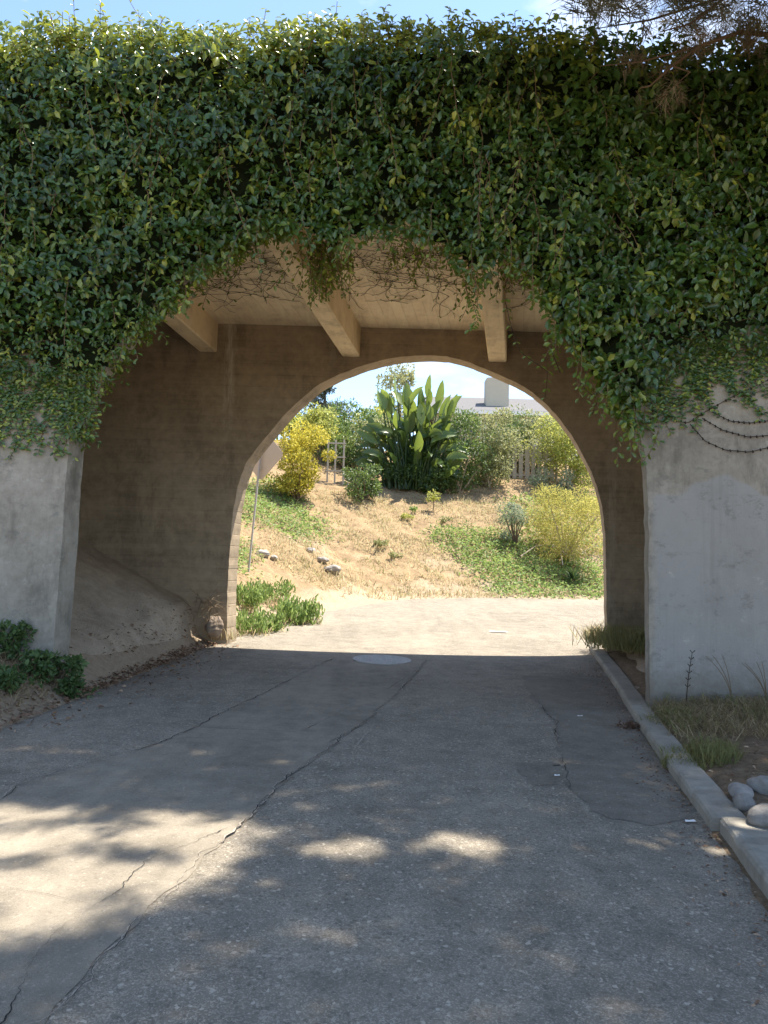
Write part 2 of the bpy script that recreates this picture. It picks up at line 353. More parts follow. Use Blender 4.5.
# the strip under the bridge beside the road is covered by the dirt slopes
tun = (Y > YN+.15) & (Y < YF+.2) & ((X < np.interp(Y, LE[:10, 1], LE[:10, 0])-1.0))
Z = np.where(tun, Z-.5, Z)
zone = np.where(Y < 13.4, 0.0, .5)
dL = pdist(X, Y, LE[4:])[0]
sandz = sst(1.6, .3, dL + .5*wob(X, Y, 1.6)) + sst(.15, .5, wob(X, Y, .8, 3))*.5*(dL < 5)
zone = np.where(Y >= 13.4, np.clip(.5 + .5*sandz, 0, 1), 0)
dlz = np.interp(Y, LE[:10, 1], LE[:10, 0]) - X
zone = np.where((Y < 13.4) & (dlz > -.5), .95*np.where(Y > YN-.3, 1, sst(.75, .25, dlz + .25*wob(X, Y, 2.0))), zone)
zone = np.where(Y > 60, .3, zone)
nx, ny = len(xs), len(ys)
me = bpy.data.meshes.new('ground')
me.from_pydata(np.stack([X, Y, Z], -1).reshape(-1, 3).tolist(), [], [(j*nx+i, j*nx+i+1, (j+1)*nx+i+1, (j+1)*nx+i) for j in range(ny-1) for i in range(nx-1)])
a = me.attributes.new('zone', 'FLOAT', 'POINT'); a.data.foreach_set('value', zone.reshape(-1).astype(np.float32))
link(me, 'ground', M['ground'], None, True, 'structure')

def resample(pl, n):
    pl = np.asarray(pl, float); d = np.concatenate([[0], np.cumsum(np.hypot(*(pl[1:]-pl[:-1]).T))])
    t = np.linspace(0, d[-1], n); return np.stack([np.interp(t, d, pl[:, 0]), np.interp(t, d, pl[:, 1])], 1)
def corresp():
    rows = []
    for y in np.arange(-15, 14.01, .35): rows.append((np.array([np.interp(y, LE[:, 1], LE[:, 0]), y]), np.array([np.interp(y, RE[:, 1], RE[:, 0]), y])))
    l2 = [(np.interp(14, LE[:, 1], LE[:, 0]), 14.0)] + [tuple(p) for p in LE[5:]]
    r2 = [(np.interp(14, RE[:, 1], RE[:, 0]), 14.0)] + [tuple(p) for p in RE[8:]]
    A, B = resample(l2, 90), resample(r2, 90)
    for p, q in list(zip(A, B))[1:]: rows.append((p, q))
    return rows
mb = MB(); rows = corresp(); K = 26; V = []
for i, (p, q) in enumerate(rows):
    for k in range(K+1):
        s = k/K; c = p*(1-s)+q*s
        if k == 0: c = c + np.array([.09*wob(c[0]*0+1, c[1], 3.3) - .03, 0])
        if k == K: c = c + np.array([.12, 0 if c[1] < 14 else -.1])
        V.append((c[0], c[1], float(zr(c[0], c[1])) + .006 + (-.02 if k == 0 else 0)))
mb.add(V, [(i*(K+1)+k, i*(K+1)+k+1, (i+1)*(K+1)+k+1, (i+1)*(K+1)+k) for i in range(len(rows)-1) for k in range(K)])
mb.build('road', M['road'], None, True, 'structure')

def road_pt(px, py, dz=0.0):
    d = ray(px, py); z = 0.0
    for _ in range(12):
        t = (z - CAM[2])/d[2]; p = CAM + d*t; z = float(zr(p[0], p[1])) + .006
    return np.array([p[0], p[1], z+dz])
def sheet(name, edgeA, edgeB, mat, dz, n=40, k=6, jit=.03):
    A = np.array([road_pt(*p)[:2] for p in edgeA]); B = np.array([road_pt(*p)[:2] for p in edgeB])
    A, B = resample(A, n), resample(B, n); V = []
    for i in range(n):
        for j in range(k+1):
            s = j/k; c = A[i]*(1-s)+B[i]*s
            if j in (0, k): c = c + rng.normal(0, jit, 2)*.6 + jit*np.array([wob(c[0], c[1], 4), 0])
            V.append((c[0], c[1], float(zr(c[0], c[1]))+.006+dz))
    b = MB(); b.add(V, [(i*(k+1)+j, i*(k+1)+j+1, (i+1)*(k+1)+j+1, (i+1)*(k+1)+j) for i in range(n-1) for j in range(k)])
    return b.build(name, mat, None, True, 'structure')
sheet('worn_lane', [(-900, 1010), (-200, 830), (20, 787), (165, 742), (270, 690), (334, 658)], [(-60, 1130), (60, 1010), (105, 960), (230, 830), (300, 770), (385, 705), (428, 659)], M['panel'], .004, 70, 10, .035)
sheet('road_patch', [(520, 676), (534, 700), (556, 722), (560, 760), (572, 792), (600, 815), (650, 826)], [(610, 676), (626, 700), (643, 730), (665, 768), (688, 806), (693, 818)], M['patch'], .003, 80, 5, .04)
sheet('road_patch', [(518, 764), (517, 770), (528, 783), (536, 786)], [(552, 762), (562, 768), (563, 780), (556, 785)], M['patch'], .0025, 26, 4, .025)
def ribbon(name, px, w, mat, dz=.010, n=90, jit=.02):
    n = int(n*1.8)
    A = resample(np.array([road_pt(*p)[:2] for p in px]), n); V = []
    for i in range(n):
        t = A[min(i+1, n-1)]-A[max(i-1, 0)]; t = t/np.linalg.norm(t); s = np.array([-t[1], t[0]])
        c = A[i] + s*(rng.normal(0, jit*.10) + jit*(1.6*wob(A[i][0], A[i][1], 2.3) +   .8*wob(A[i][0], A[i][1], 9) + .55*wob(A[i][0], A[i][1], 27, 1) + .3*wob(A[i][0], A[i][1], 60, 2))); ww = .55*w*max(.16, min(1, .65+.9*float(wob(A[i][0], A[i][1], 1.4, 3))))*(.45+.4*float(wob(A[i][0], A[i][1], 6, 2)))*rng.uniform(.75, 1.1)*(1 if 3 < i < n-4 else .3)
        for sg in (-1, 1):
            q = c + s*sg*ww/2; V.append((q[0], q[1], float(zr(q[0], q[1]))+.006+dz))
    b = MB(); b.add(V, [(2*i, 2*i+1, 2*i+3, 2*i+2) for i in range(n-1)]); return b.build(name, mat, None, False, 'structure')
ribbon('road_crack', [(0, 806), (20, 787), (60, 772), (165, 742), (220, 715), (270, 690), (334, 658)], .045, M['crack'], n=110)
ribbon('road_crack', [(5, 800), (22, 780), (60, 774), (90, 770)], .05, M['dustcrack'], .013, 40)
ribbon('road_crack', [(-20, 1060), (30, 970), (60, 930), (95, 905), (150, 860), (230, 830)][::-1], .03, M['crack'], n=80)
ribbon('road_crack', [(0, 889), (40, 895), (95, 908)], .022, M['crack'], n=40, jit=.008)
ribbon('road_crack', [(30, 1030), (60, 1010), (105, 960), (230, 830), (300, 770), (385, 705), (428, 659)], .06, M['dustcrack'], n=150, jit=.03)
ribbon('road_crack', [(34, 1028), (63, 1008), (108, 958), (233, 828), (303, 768), (388, 703), (430, 658)], .03, M['crack'], .013, n=150, jit=.03)
ribbon('road_crack', [(180, 727), (240, 730), (300, 733)], .02, M['crack'], n=40, jit=.006)
ribbon('road_crack', [(300, 733), (340, 712), (390, 688), (420, 668)], .02, M['crack'], n=50, jit=.01)
ribbon('road_crack', [(530, 695), (556, 722), (560, 760), (574, 800)], .03, M['crack'], n=60)
ribbon('road_crack', [(350, 752), (358, 745), (372, 728)], .07, M['dustcrack'], .014, n=20)
ribbon('road_crack', [(425, 612), (480, 608), (560, 611)], .05, M['crack'], n=50)

# kerb: two cast lengths, the nearer one slightly out of line
def kerb(pl, w, h, n, name='kerb', lab=None):
    A = resample(pl, n); V = []; prof = [(0, -.12), (0.0, h-.03), (.012, h-.008), (.035, h), (w-.02, h+.004), (w, h-.01), (w, -.12)]
    for i in range(n):
        t = A[min(i+1, n-1)]-A[max(i-1, 0)]; t = t/np.linalg.norm(t); s = np.array([t[1], -t[0]])
        for (o, z) in prof:
            q = A[i]+s*(o + (.006*float(wob(A[i][0], A[i][1], 3, o*9)) + rng.normal(0, .0008))); V.append((q[0], q[1], float(zr(A[i][0], A[i][1]))+z + (.004*float(wob(A[i][0], A[i][1], 2.5, 1+o*7)) + rng.normal(0, .0006) if z > 0 else 0) - ((.022 if o < .03 else .012)*max(0, float(wob(A[i][0], A[i][1], 7, 5))-.28)*2.2 if -.001 < o < .05 and z > 0 else 0)))
    k = len(prof); b = MB(); Fs = [(i*k+j, (i+1)*k+j, (i+1)*k+j+1, i*k+j+1) for i in range(n-1) for j in range(k-1)] + [tuple(range(k)), tuple(range((n-1)*k, n*k))[::-1]]
    b.add(V, Fs); return b.build(name, M['kerb'], None, False, 'structure')
kerb([(2.11, 4.72), (2.24, 5.4), (2.62, 7.3), (3.22, 10.1), (3.86, 13.4), (4.02, 14.2), (4.5, 15.2), (5.8, 16.2), (8, 16.9), (16, 18.5)], .22, .10, 420)
kerb([(1.35, .8), (1.62, 2.2), (1.90, 3.5), (2.15, 4.68)], .24, .115, 90)

# manhole
mc = road_pt(382, 660); mh = thing('manhole_cover', 'round worn grey iron manhole cover set in the road at the shadow edge', 'manhole', mc)
M['iron'] = plain('worn_iron', (.40, .39, .37), .8, .3, .4, 26, 0)
b = MB(); R = .43; n = 40; V = []; z0 = mc[2]
for rr, zz in ((R+.04, .004), (R+.04, .016), (R-.01, .018), (R-.012, .010)):
    for i in range(n):
        q = 2*math.pi*i/n; x_, y_ = mc[0]+rr*math.cos(q), mc[1]+rr*math.sin(q); V.append((x_, y_, float(zr(x_, y_))+.006+zz))
b.add(V, [(j*n+i, j*n+(i+1) % n, (j+1)*n+(i+1) % n, (j+1)*n+i) for j in range(3) for i in range(n)]); b.build('ring_frame', M['iron'], mh, False)
b = MB(); zc = float(zr(mc[0], mc[1]))+.006
def zz(x_, y_): return float(zr(x_, y_))+.006
V = [(mc[0], mc[1], zc+.016)]
for i in range(n):
    q = 2*math.pi*i/n; x_, y_ = mc[0]+(R-.018)*math.cos(q), mc[1]+(R-.018)*math.sin(q); V.append((x_, y_, zz(x_, y_)+.013))
b.add(V, [(0, 1+i, 1+(i+1) % n) for i in range(n)])
for i in range(-6, 7):
    for j in range(-6, 7):
        if math.hypot(i, j) < 6.2 and (i+j) % 2 == 0:
            x_, y_ = mc[0]+i*.06, mc[1]+j*.06; q = zz(x_, y_); b.box((x_-.022, y_-.022, q+.008), (x_+.022, y_+.022, q+.021))
b.build('cover_plate', M['iron'], mh)

# ------------------------------------------------------------------ bridge
bridge = thing('bridge', 'old concrete arch bridge over the road with ivy hanging down its face', 'bridge', (0, YN, 0))
farL = [(227, 640), (227, 600), (229, 560), (232, 520), (237, 490), (241, 476), (246, 463), (256, 449), (267, 436), (285, 414), (302, 398), (319, 384), (340, 374), (361, 366), (382, 360), (402, 356.5), (428, 355), (449, 356.5), (469, 362), (488, 370), (507, 378), (524.6, 387), (537, 396), (548, 406), (559, 418), (569, 431), (577, 444), (585, 459), (592, 473), (597.5, 488), (602, 506), (605, 532), (606, 568), (607, 640)]
arch = np.array([P(a, b, YF) for a, b in farL])[:, [0, 2]]
# smooth with dense resampling
arch = resample(arch, 150)
def arch_wall(name, yf, th, prof, x0, x1, zt, mat, rough=.008):
    pr = prof.copy(); pr[0, 1] = -.6; pr[-1, 1] = -.6
    pr[1:-1] += rng.normal(0, rough, pr[1:-1].shape)
    top = [(x, zt + .0) for x in np.linspace(x1, x0, 2)]
    ring = [(x0, -.6)] + [tuple(p) for p in pr] + [(x1, -.6)] + top
    n = len(ring); bm = bmesh.new()
    A = [bm.verts.new((x, yf, z)) for x, z in ring]
    Bv = [bm.verts.new((x + (SK*th if 0 < i < n-3 else 0), yf+th, z)) for i, (x, z) in enumerate(ring)]
    f1 = bm.faces.new(A); f2 = bm.faces.new(Bv[::-1]); f1.normal_update(); f2.normal_update()
    for i in range(n): bm.faces.new((A[i], Bv[i], Bv[(i+1) % n], A[(i+1) % n]))
    bmesh.ops.triangulate(bm, faces=[f1, f2]); bmesh.ops.recalc_face_normals(bm, faces=bm.faces)
    me = bpy.data.meshes.new(name); bm.to_mesh(me); bm.free()
    return link(me, name, mat, bridge)
nearL = [(46, 740), (50, 680), (53, 650), (57, 600), (62, 540), (65, 490), (69, 440), (78, 408), (91, 383), (108, 356), (136, 320), (176, 280), (225, 242), (300, 212), (375, 202), (450, 214), (500, 240), (530, 268), (562, 307), (595, 356), (618, 395), (635, 425), (645, 450), (648, 500), (649, 600), (650, 730)]
nearA = resample(np.array([P(a, b, YN) for a, b in nearL])[:, [0, 2]], 150)
ZT = 7.28; WN = .30
arch_wall('arch_wall', YN, WN, nearA, -16, 16, ZT, M['near'], .003)
fw = arch_wall('arch_wall', YF, WT, arch, -16, 16, 7.2, M['far'], .003); fw['label'] = 'brown stained arch wall at the far end of the underpass'
# soffit slopes gently down to the far wall
zf = float(P(380, 328, YF)[2]); SL = .070
def zs(y): return zf + SL*(YF-y)
b = MB(); y0, y1 = YN+WN+.003, YF-.003
b.add([(-15.9, y0, zs(y0)), (15.9, y0, zs(y0)), (15.9, y1, zs(y1)), (-15.9, y1, zs(y1)), (-15.9, y0, 6.9), (15.9, y0, 6.9), (15.9, y1, 6.9), (-15.9, y1, 6.9)],
      [(0,3,2,1),(4,5,6,7),(0,1,5,4),(1,2,6,5),(2,3,7,6),(3,0,4,7)]); b.build('deck_slab', M['soffit'], bridge)
for (pl, pr_, pb) in (((199, 352), (217, 352), 0), ((342, 357), (360, 357), 0), ((488.5, 362.5), (507, 362), 0)):
    A_, B_ = P(*pl, YF), P(*pr_, YF); zb = (A_[2]+B_[2])/2; th = .0
    b = MB(); V = []
    for yy in (YF-.004, YN+WN+.004):
        dx = -SK*(YF-yy); z_ = zb+SL*(YF-yy); ex = .0
        V += [(A_[0]+dx, yy, z_+.02), (A_[0]+dx+.02, yy, z_), (B_[0]+dx-.02, yy, z_), (B_[0]+dx, yy, z_+.02), (B_[0]+dx, yy, zs(yy)-.002), (A_[0]+dx, yy, zs(yy)-.002)]
    b.add(V, [(0,1,2,3,4,5), (11,10,9,8,7,6)] + [(i, 6+i, 6+(i+1) % 6, (i+1) % 6) for i in range(6)]); o = b.build('beam', M['beam'], bridge)
    bm = bmesh.new(); bm.from_mesh(o.data); bmesh.ops.recalc_face_normals(bm, faces=bm.faces); bm.to_mesh(o.data); bm.free()
# end walls closing the hollow far inside, and the earth slopes under the deck
for x0, x1 in ((-15.8, -15.4), (15.4, 15.8)):
    b = MB(); b.box((x0, YN+WN+.01, -.5), (x1, YF-.01, zs(YF)-.003)); b.build('end_wall', M['far'], bridge)
def slope(name, side):
    V = []; nxs, nys = 170, 110
    for j in range(nys):
        y = YN+WN*.5 + (YF+.15-(YN+WN*.5))*j/(nys-1)
        e = np.interp(y, LE[:10, 1], LE[:10, 0])-.12 if side < 0 else np.interp(y, RE[:, 1], RE[:, 0])+.22
        for i in range(nxs):
            s = i/(nxs-1)*(10.5 if side < 0 else 9); x = e + side*s
            if side < 0:
                zt_ = float(zr(e, y)); pl_ = .79 - .55*(x+3.3) + .20*(y-YF) + .06*float(wob(x, y, 1.7)) + .025*float(wob(x, y, 6)) + .012*float(wob(x, y, 17, 1)) + abs(rng.normal(0, .007)); bk = Hs(x, y) - .015 - .3*float(sst(.7, 1.0, s))
                z = zt_ - .04 + (max(bk, pl_) + .1*math.exp(-abs(bk-pl_)*6) - zt_)*float(sst(-.02, .40, s))
            else:
                z = float(zr(e, y)) + .06 + .16*float(sst(0, .6, s)) + .5*max(0, s-1.2) + .03*float(wob(x, y, 3))
            V.append((x, y, z))
    b = MB(); f = [(j*nxs+i, j*nxs+i+1, (j+1)*nxs+i+1, (j+1)*nxs+i) for j in range(nys-1) for i in range(nxs-1)]
    if side < 0: f = [q[::-1] for q in f]
    b.add(V, f); return b.build(name, M['dirt'], None, True, 'structure')
slope('dirt_slope', -1); slope('dirt_slope', 1)

# ------------------------------------------------------------------ ivy on the face of the bridge
ivy = thing('climbing_ivy', 'dense dark green climbing ivy cascading down the bridge face', 'ivy', (0, YN-.3, ZT))
YI = YN-.45
def w2(px, py, y=YI):
    p = P(px, py, y); return p[0], p[2]
DB = np.array([w2(*q) for q in [(-300, 372), (0, 366), (50, 372), (85, 368), (110, 348), (140, 318), (165, 298), (186, 270), (215, 246), (245, 228), (270, 219), (300, 228), (330, 234), (370, 226), (405, 222), (440, 238), (468, 262), (485, 272), (505, 250), (530, 268), (550, 300), (575, 338), (597, 364), (620, 398), (640, 420), (655, 412), (672, 372), (710, 345), (768, 338), (1100, 330)]])
SB = np.array([w2(*q) for q in [(-300, 440), (0, 436), (30, 440), (75, 440), (84, 420), (95, 395), (110, 360), (140, 325), (600, 370), (630, 430), (645, 455), (660, 445), (700, 408), (768, 392), (1100, 380)]])
TOPZ = np.array([w2(*q, YN-.12) for q in [(-300, 60), (0, 54), (100, 50), (200, 54), (300, 50), (420, 50), (500, 52), (565, 56), (620, 66), (768, 70), (1100, 76)]])
def zd(x): return np.interp(x, DB[:, 0], DB[:, 1])
def zsp(x): return np.minimum(np.interp(x, SB[:, 0], SB[:, 1]), zd(x))
def ztop(x): return np.interp(x, TOPZ[:, 0], TOPZ[:, 1])
def bulge(x, z):
    up = sst(0, 1.2, z-zd(x))
    b = (.10 + .34*up)*(1 + .34*wob(x, z, 1.3) + .42*wob(x, z, 3.1, 1.3))
    b = b*(.55+.45*sst(-.0, .5, ztop(x)-z)) + .10*sst(.9, .2, ztop(x)-z)
    return np.clip(b, .05, 1.2)
XI = 7.2
# inner growth: old wood and inner leaves as one sheet, gap shade put into its dark colour
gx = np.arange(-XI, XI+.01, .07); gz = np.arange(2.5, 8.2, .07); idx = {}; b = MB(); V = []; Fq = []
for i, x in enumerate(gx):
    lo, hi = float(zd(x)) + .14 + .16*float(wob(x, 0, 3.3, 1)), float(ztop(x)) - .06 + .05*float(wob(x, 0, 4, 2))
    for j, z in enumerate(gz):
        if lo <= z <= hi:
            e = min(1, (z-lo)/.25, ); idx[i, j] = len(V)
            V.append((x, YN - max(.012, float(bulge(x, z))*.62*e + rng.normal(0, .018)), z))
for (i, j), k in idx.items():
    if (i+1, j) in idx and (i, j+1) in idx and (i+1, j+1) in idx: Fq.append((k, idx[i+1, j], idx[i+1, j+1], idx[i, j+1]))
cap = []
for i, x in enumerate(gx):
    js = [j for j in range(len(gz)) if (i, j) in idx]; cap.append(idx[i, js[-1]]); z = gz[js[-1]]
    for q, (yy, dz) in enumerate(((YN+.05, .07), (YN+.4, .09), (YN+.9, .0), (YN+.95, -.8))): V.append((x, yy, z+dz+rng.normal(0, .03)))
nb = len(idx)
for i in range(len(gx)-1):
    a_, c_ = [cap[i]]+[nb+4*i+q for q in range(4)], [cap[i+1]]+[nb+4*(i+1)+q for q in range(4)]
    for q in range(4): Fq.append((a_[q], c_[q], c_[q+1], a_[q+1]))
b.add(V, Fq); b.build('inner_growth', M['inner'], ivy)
LP, LD, LN, LL, LW, LTn = [], [], [], [], [], []
stems = MB()
def leaf(p, d, nn, L, tint, wr=None):
    LP.append(p); LD.append(d); LN.append(nn); LL.append(L); LW.append(L*(wr or rng.uniform(.50, .66))); LTn.append(tint)
def shoot(o, d, ln, nl, L0, tint, droop=.35, stem=False):
    d = d/np.linalg.norm(d); p = o.copy(); pts = [p.copy()]; st = ln/nl
    side = np.cross(d, [0, 0, 1.0]); side = side/(np.linalg.norm(side)+1e-6); ph = rng.uniform(0, 6.28)
    for k in range(nl):
        d = d + np.array([rng.normal(0, .10), rng.normal(0, .06), -droop*st*3 + rng.normal(0, .08)]); d /= np.linalg.norm(d)
        p = p + d*st; pts.append(p.copy())
        a = ph + k*2.4; upv = np.cross(side, d)
        q = d*rng.uniform(.2, .7) + (side*math.cos(a) + upv*math.sin(a))*1.0 + np.array([0, -.12, -.22]); q[1] *= .6
        nn = np.array([rng.normal(0, .4), -1.0+rng.normal(0, .3), .65+rng.normal(0, .35)])
        leaf(p, q, nn, L0*rng.uniform(.72, 1.18)*(1 if k < nl-1 else .8), tint+rng.normal(0, .10)+.05*(k/nl))
    if stem: stems.tube(pts, .0035, 4)
    return p
# dense field of short leafy shoots
N0 = 8000; cnt = 0
while cnt < N0:
    x = rng.uniform(-XI, XI); z = rng.uniform(2.6, 8.2); lo = float(zd(x)); hi = float(ztop(x))
    if z < lo-.02 or z > hi: continue
    cnt += 1
    clump = float(wob(x, z, 2.4, .7)); front = float(bulge(x, z))
    o = np.array([x, YN - front*rng.uniform(.55, 1.02) - .02, z])
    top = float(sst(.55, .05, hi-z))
    right = float(sst(1.2, 2.6, x))
    small = float(sst(.9, .1, z-lo))*float(sst(-2.4, -3.0, x)+sst(2.7, 3.2, x))
    L0 = (.097+.018*right)*(1-.38*small)*rng.uniform(.68, 1.38)
    tint = .36 + .15*clump + .42*top*(1-right) + rng.normal(0, .11) + (.25 if rng.random() < .05 else 0)  # leaves near the top tinted lighter as if sunlit
    d = np.array([rng.normal(0, .55), -1.0+rng.normal(0, .3), rng.normal(-.05, .5) + .9*top - .25*right])
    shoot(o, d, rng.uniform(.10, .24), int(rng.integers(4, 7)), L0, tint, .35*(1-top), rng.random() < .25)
# top: upright shoots with sunlight put into their yellow tint, and tall sprigs
for k in range(1700):
    x = rng.uniform(-XI, XI); r = float(sst(2.0, 2.4, x))
    if rng.random() < .8*r: continue
    o = np.array([x, YN + rng.uniform(-.55, .55), float(ztop(x)) - rng.uniform(.0, .34)])
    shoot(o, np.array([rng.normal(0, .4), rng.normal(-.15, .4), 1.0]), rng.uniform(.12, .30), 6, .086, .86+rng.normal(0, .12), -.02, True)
for k in range(1300):
    x = rng.uniform(-XI, XI)
    z = float(ztop(x)) - abs(rng.normal(0, .22)) + .06
    o = np.array([x, YN - rng.uniform(.02, .5), z]); r = float(sst(1.8, 2.4, x))
    shoot(o, np.array([rng.normal(0, .5), -1.0, rng.normal(.35, .4)]), rng.uniform(.1, .22), int(rng.integers(4, 7)), (.092*rng.uniform(.75, 1.25)), (.70 if r < .5 else .4)+rng.normal(0, .13), .1, False)  # sunny top painted as a higher tint, except on the right
for px, py, ln in [(30, 26, .3), (50, 26, .36), (100, 28, .28), (152, 24, .55), (160, 26, .40), (212, 28, .24), (226, 28, .25), (270, 28, .24), (300, 28, .25), (318, 26, .36), (332, 26, .46), (345, 30, .26), (60, 30, .2), (245, 26, .3), (360, 30, .26), (420, 28, .24), (455, 30, .2), (512, 30, .22), (130, 28, .3), (15, 26, .2)]:
    o = P(px, py+18, YN-.1)
    shoot(o, np.array([rng.normal(0, .22), -.05, 1.0]), ln, max(5, int(ln*18)), .072, .6, -.02, True)
# long trailing shoots hanging in front
for k in range(150):
    x = rng.uniform(-4.6, 5.0)
    if rng.random() < .5 and x < 0: continue
    lo, hi = float(zd(x)), float(ztop(x)); z = rng.uniform(lo+.3, hi-.3)
    o = np.array([x, YN - float(bulge(x, z)) - .04, z]); ln = rng.uniform(.4, 1.15)
    shoot(o, np.array([rng.normal(0, .25), -.25, -1.0]), ln, int(ln/.065), .082, .48+rng.normal(0, .1), .2, True)
# trailing tips over the arch edge
for px, py, ln, n_ in [(262, 215, .35, 3), (300, 225, .4, 3), (345, 225, .5, 5), (385, 222, .35, 3), (430, 232, .4, 4), (470, 258, .45, 4), (505, 246, .3, 3), (540, 285, .4, 3), (565, 322, .4, 4), (590, 352, .45, 4), (612, 385, .45, 4), (635, 410, .5, 5), (648, 412, .6, 5), (175, 285, .35, 3), (120, 340, .3, 3), (95, 366, .3, 3), (205, 250, .3, 2)]:
    for k in range(n_):
        o = P(px+rng.normal(0, 9), py+rng.normal(0, 7), YN-.06-rng.uniform(0, .25))
        l2 = ln*rng.uniform(.5, 1.1); shoot(o, np.array([rng.normal(0, .2), rng.normal(0, .1), -1.0]), l2, max(3, int(l2/.06)), .085, .48, .1, True)
for k in range(1700):                       # leafy fringe wrapped round the edge of the arch
    i = int(rng.integers(2, 148)); q = nearA[i]
    if q[1] < (2.9 if q[0] < 0 else 3.3) or (q[0] > -1.2 and rng.random() < .62): continue
    mid = abs(q[0]-.1)/3.2
    o = np.array([q[0] + SK*.1 + rng.normal(0, .05), YN + rng.uniform(-.12, WN+.05), q[1] + rng.uniform(-.06, .10)])
    shoot(o, np.array([rng.normal(0, .5), -.5+rng.normal(0, .5), -.5+rng.normal(0, .3)]), rng.uniform(.10, .26), 5, .075 if q[0] < 0 else .09, .44+rng.normal(0, .1), .3, rng.random() < .4)
# juvenile growth clinging to the piers: thin runners with small flat leaves
for k in range(185):
    left = rng.random() < .48
    x = rng.uniform(-5.2, -3.5) if left else rng.uniform(3.05, 5.2)
    z = float(zd(x)) + rng.uniform(.1, .35); hh = z - float(zsp(x)); lo = z - hh*rng.uniform(.45, 1.12)
    p = np.array([x, YN-.012, z]); pts = [p.copy()]; vx = rng.normal(0, .5)
    lim = float(np.interp(p[2], [1.2, 2.8, 3.4, 3.9, 4.5], [-3.64, -3.57, -3.48, -3.34, -3.05]))
    while p[2] > lo and len(pts) < 60:
        vx = vx*.86 + rng.normal(0, .5); p = p + np.array([vx*.03, rng.normal(0, .003), -.04]); p[1] = min(p[1], YN-.008)
        if left and p[0] > lim-.05: p[0] = lim-.05; vx = -abs(vx)
        pts.append(p.copy())
        for s_ in (-1, 1):
            if rng.random() < .85:
                leaf(p + np.array([0, -.006, 0]), np.array([s_*1.0+rng.normal(0, .3), -.35, -.3+rng.normal(0, .4)]), np.array([rng.normal(0, .25), -1, .35+rng.normal(0, .25)]), rng.uniform(.035, .075), .45+rng.normal(0, .2))
    if len(pts) > 2: stems.tube(pts, .003, 4)
# ivy creeping under the soffit and over the middle beams
def on_soffit(px, py):                     # point on the underside of the deck seen at a pixel
    d = ray(px, py); y = 10.0
    for _ in range(20): z = zs(y)-.01; y = (z-CAM[2])/d[2]*d[1]
    return CAM + d*(y/d[1])
runners = MB()
for k in range(300):
    reg = rng.choice(3, p=[.34, .33, .33]); a = [(190, 320), (345, 480), (505, 560)][reg]; x = rng.uniform(*a); y = rng.uniform(222, 285)
    pts = [];  ang = rng.normal(1.2, .9)
    for _ in range(int(rng.integers(6, 22))):
        if y > 318 or x < 180 or x > 585: break
        p = on_soffit(x, y)
        if p[1] > YF-.1 or p[1] < YN+WT: break
        p[2] -= abs(rng.normal(0, .015)); pts.append(p); ang += rng.normal(0, .35); x += math.cos(ang)*7; y += math.sin(ang)*2.8
        if rng.random() < .16: leaf(p, np.array([rng.normal(), rng.normal(), -.7]), np.array([rng.normal(0, .4), -.7, .4]), rng.uniform(.035, .07), .4+rng.normal(0, .1))
    if len(pts) > 2: runners.tube(pts, rng.uniform(.002, .0045), 4)
for (px, py, dy, sp, n_, lmin, lmax) in [(322, 236, .75, 13, 46, .3, 1.0), (330, 262, 1.3, 12, 26, .2, .6), (345, 250, .9, 10, 18, .2, .5), (415, 240, .8, 28, 22, .2, .6), (470, 262, .7, 14, 20, .2, .7), (508, 262, .5, 12, 18, .2, .5), (440, 235, .6, 20, 14, .2, .5), (245, 230, .7, 22, 12, .15, .45), (285, 240, .9, 14, 8, .15, .4), (205, 270, .5, 12, 10, .15, .4)]:
    for k in range(n_):
        o = P(px+rng.normal(0, sp*.6), py+rng.normal(0, 6), YN+dy+rng.normal(0, .12)); ln = rng.uniform(lmin, lmax)
        shoot(o, np.array([rng.normal(0, .18), rng.normal(0, .18), -1.0]), ln, max(3, int(ln/.055)), rng.uniform(.045, .085), .46+rng.normal(0, .12), .1, True)
# long loose strands that dangle inside the arch
for pts_ in ([(505, 300), (512, 330), (520, 352), (548, 372), (545, 398)], [(548, 332), (552, 352), (560, 372)], [(590, 372), (583, 388), (598, 400), (592, 415)], [(472, 300), (478, 320), (470, 330)]):
    q = resample(np.array(pts_, float), 14); pp = [P(x_, y_, YN+.30) for x_, y_ in q]; runners.tube(pp, .004, 4)
    for p in pp:
        for s_ in (-1, 1):
            if rng.random() < .75: leaf(p, np.array([s_+rng.normal(0, .4), rng.normal(0, .3), -.5]), np.array([rng.normal(0, .4), -.8, .5]), rng.uniform(.05, .09), .55)
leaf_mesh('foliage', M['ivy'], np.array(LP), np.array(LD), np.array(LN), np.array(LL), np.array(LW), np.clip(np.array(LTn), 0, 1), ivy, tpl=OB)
stems.build('stem', M['stem'], ivy); runners.build('ceiling_growth', M['runner'], ivy)
# leafless knotted runners looping over the right pier
for px_ in ([(662, 418), (688, 423), (705, 412), (730, 398), (768, 380)], [(690, 424), (705, 441), (725, 450), (750, 452), (775, 446)], [(702, 418), (722, 430), (748, 437), (775, 435)], [(712, 412), (730, 421), (750, 423), (775, 420)]):
    b = MB(); q = resample(np.array(px_, float), 26); pp = [P(x_, y_, YN-.02) for x_, y_ in q]; b.tube(pp, .0045, 5)
    for i in range(1, 26, 2): 
        c = pp[i]; b.tube([c+np.array([0, -.0, .012]), c+np.array([0, -.012, -.016])], [.006, .010], 5)
    b.build('bare_runner', M['runner'], ivy)

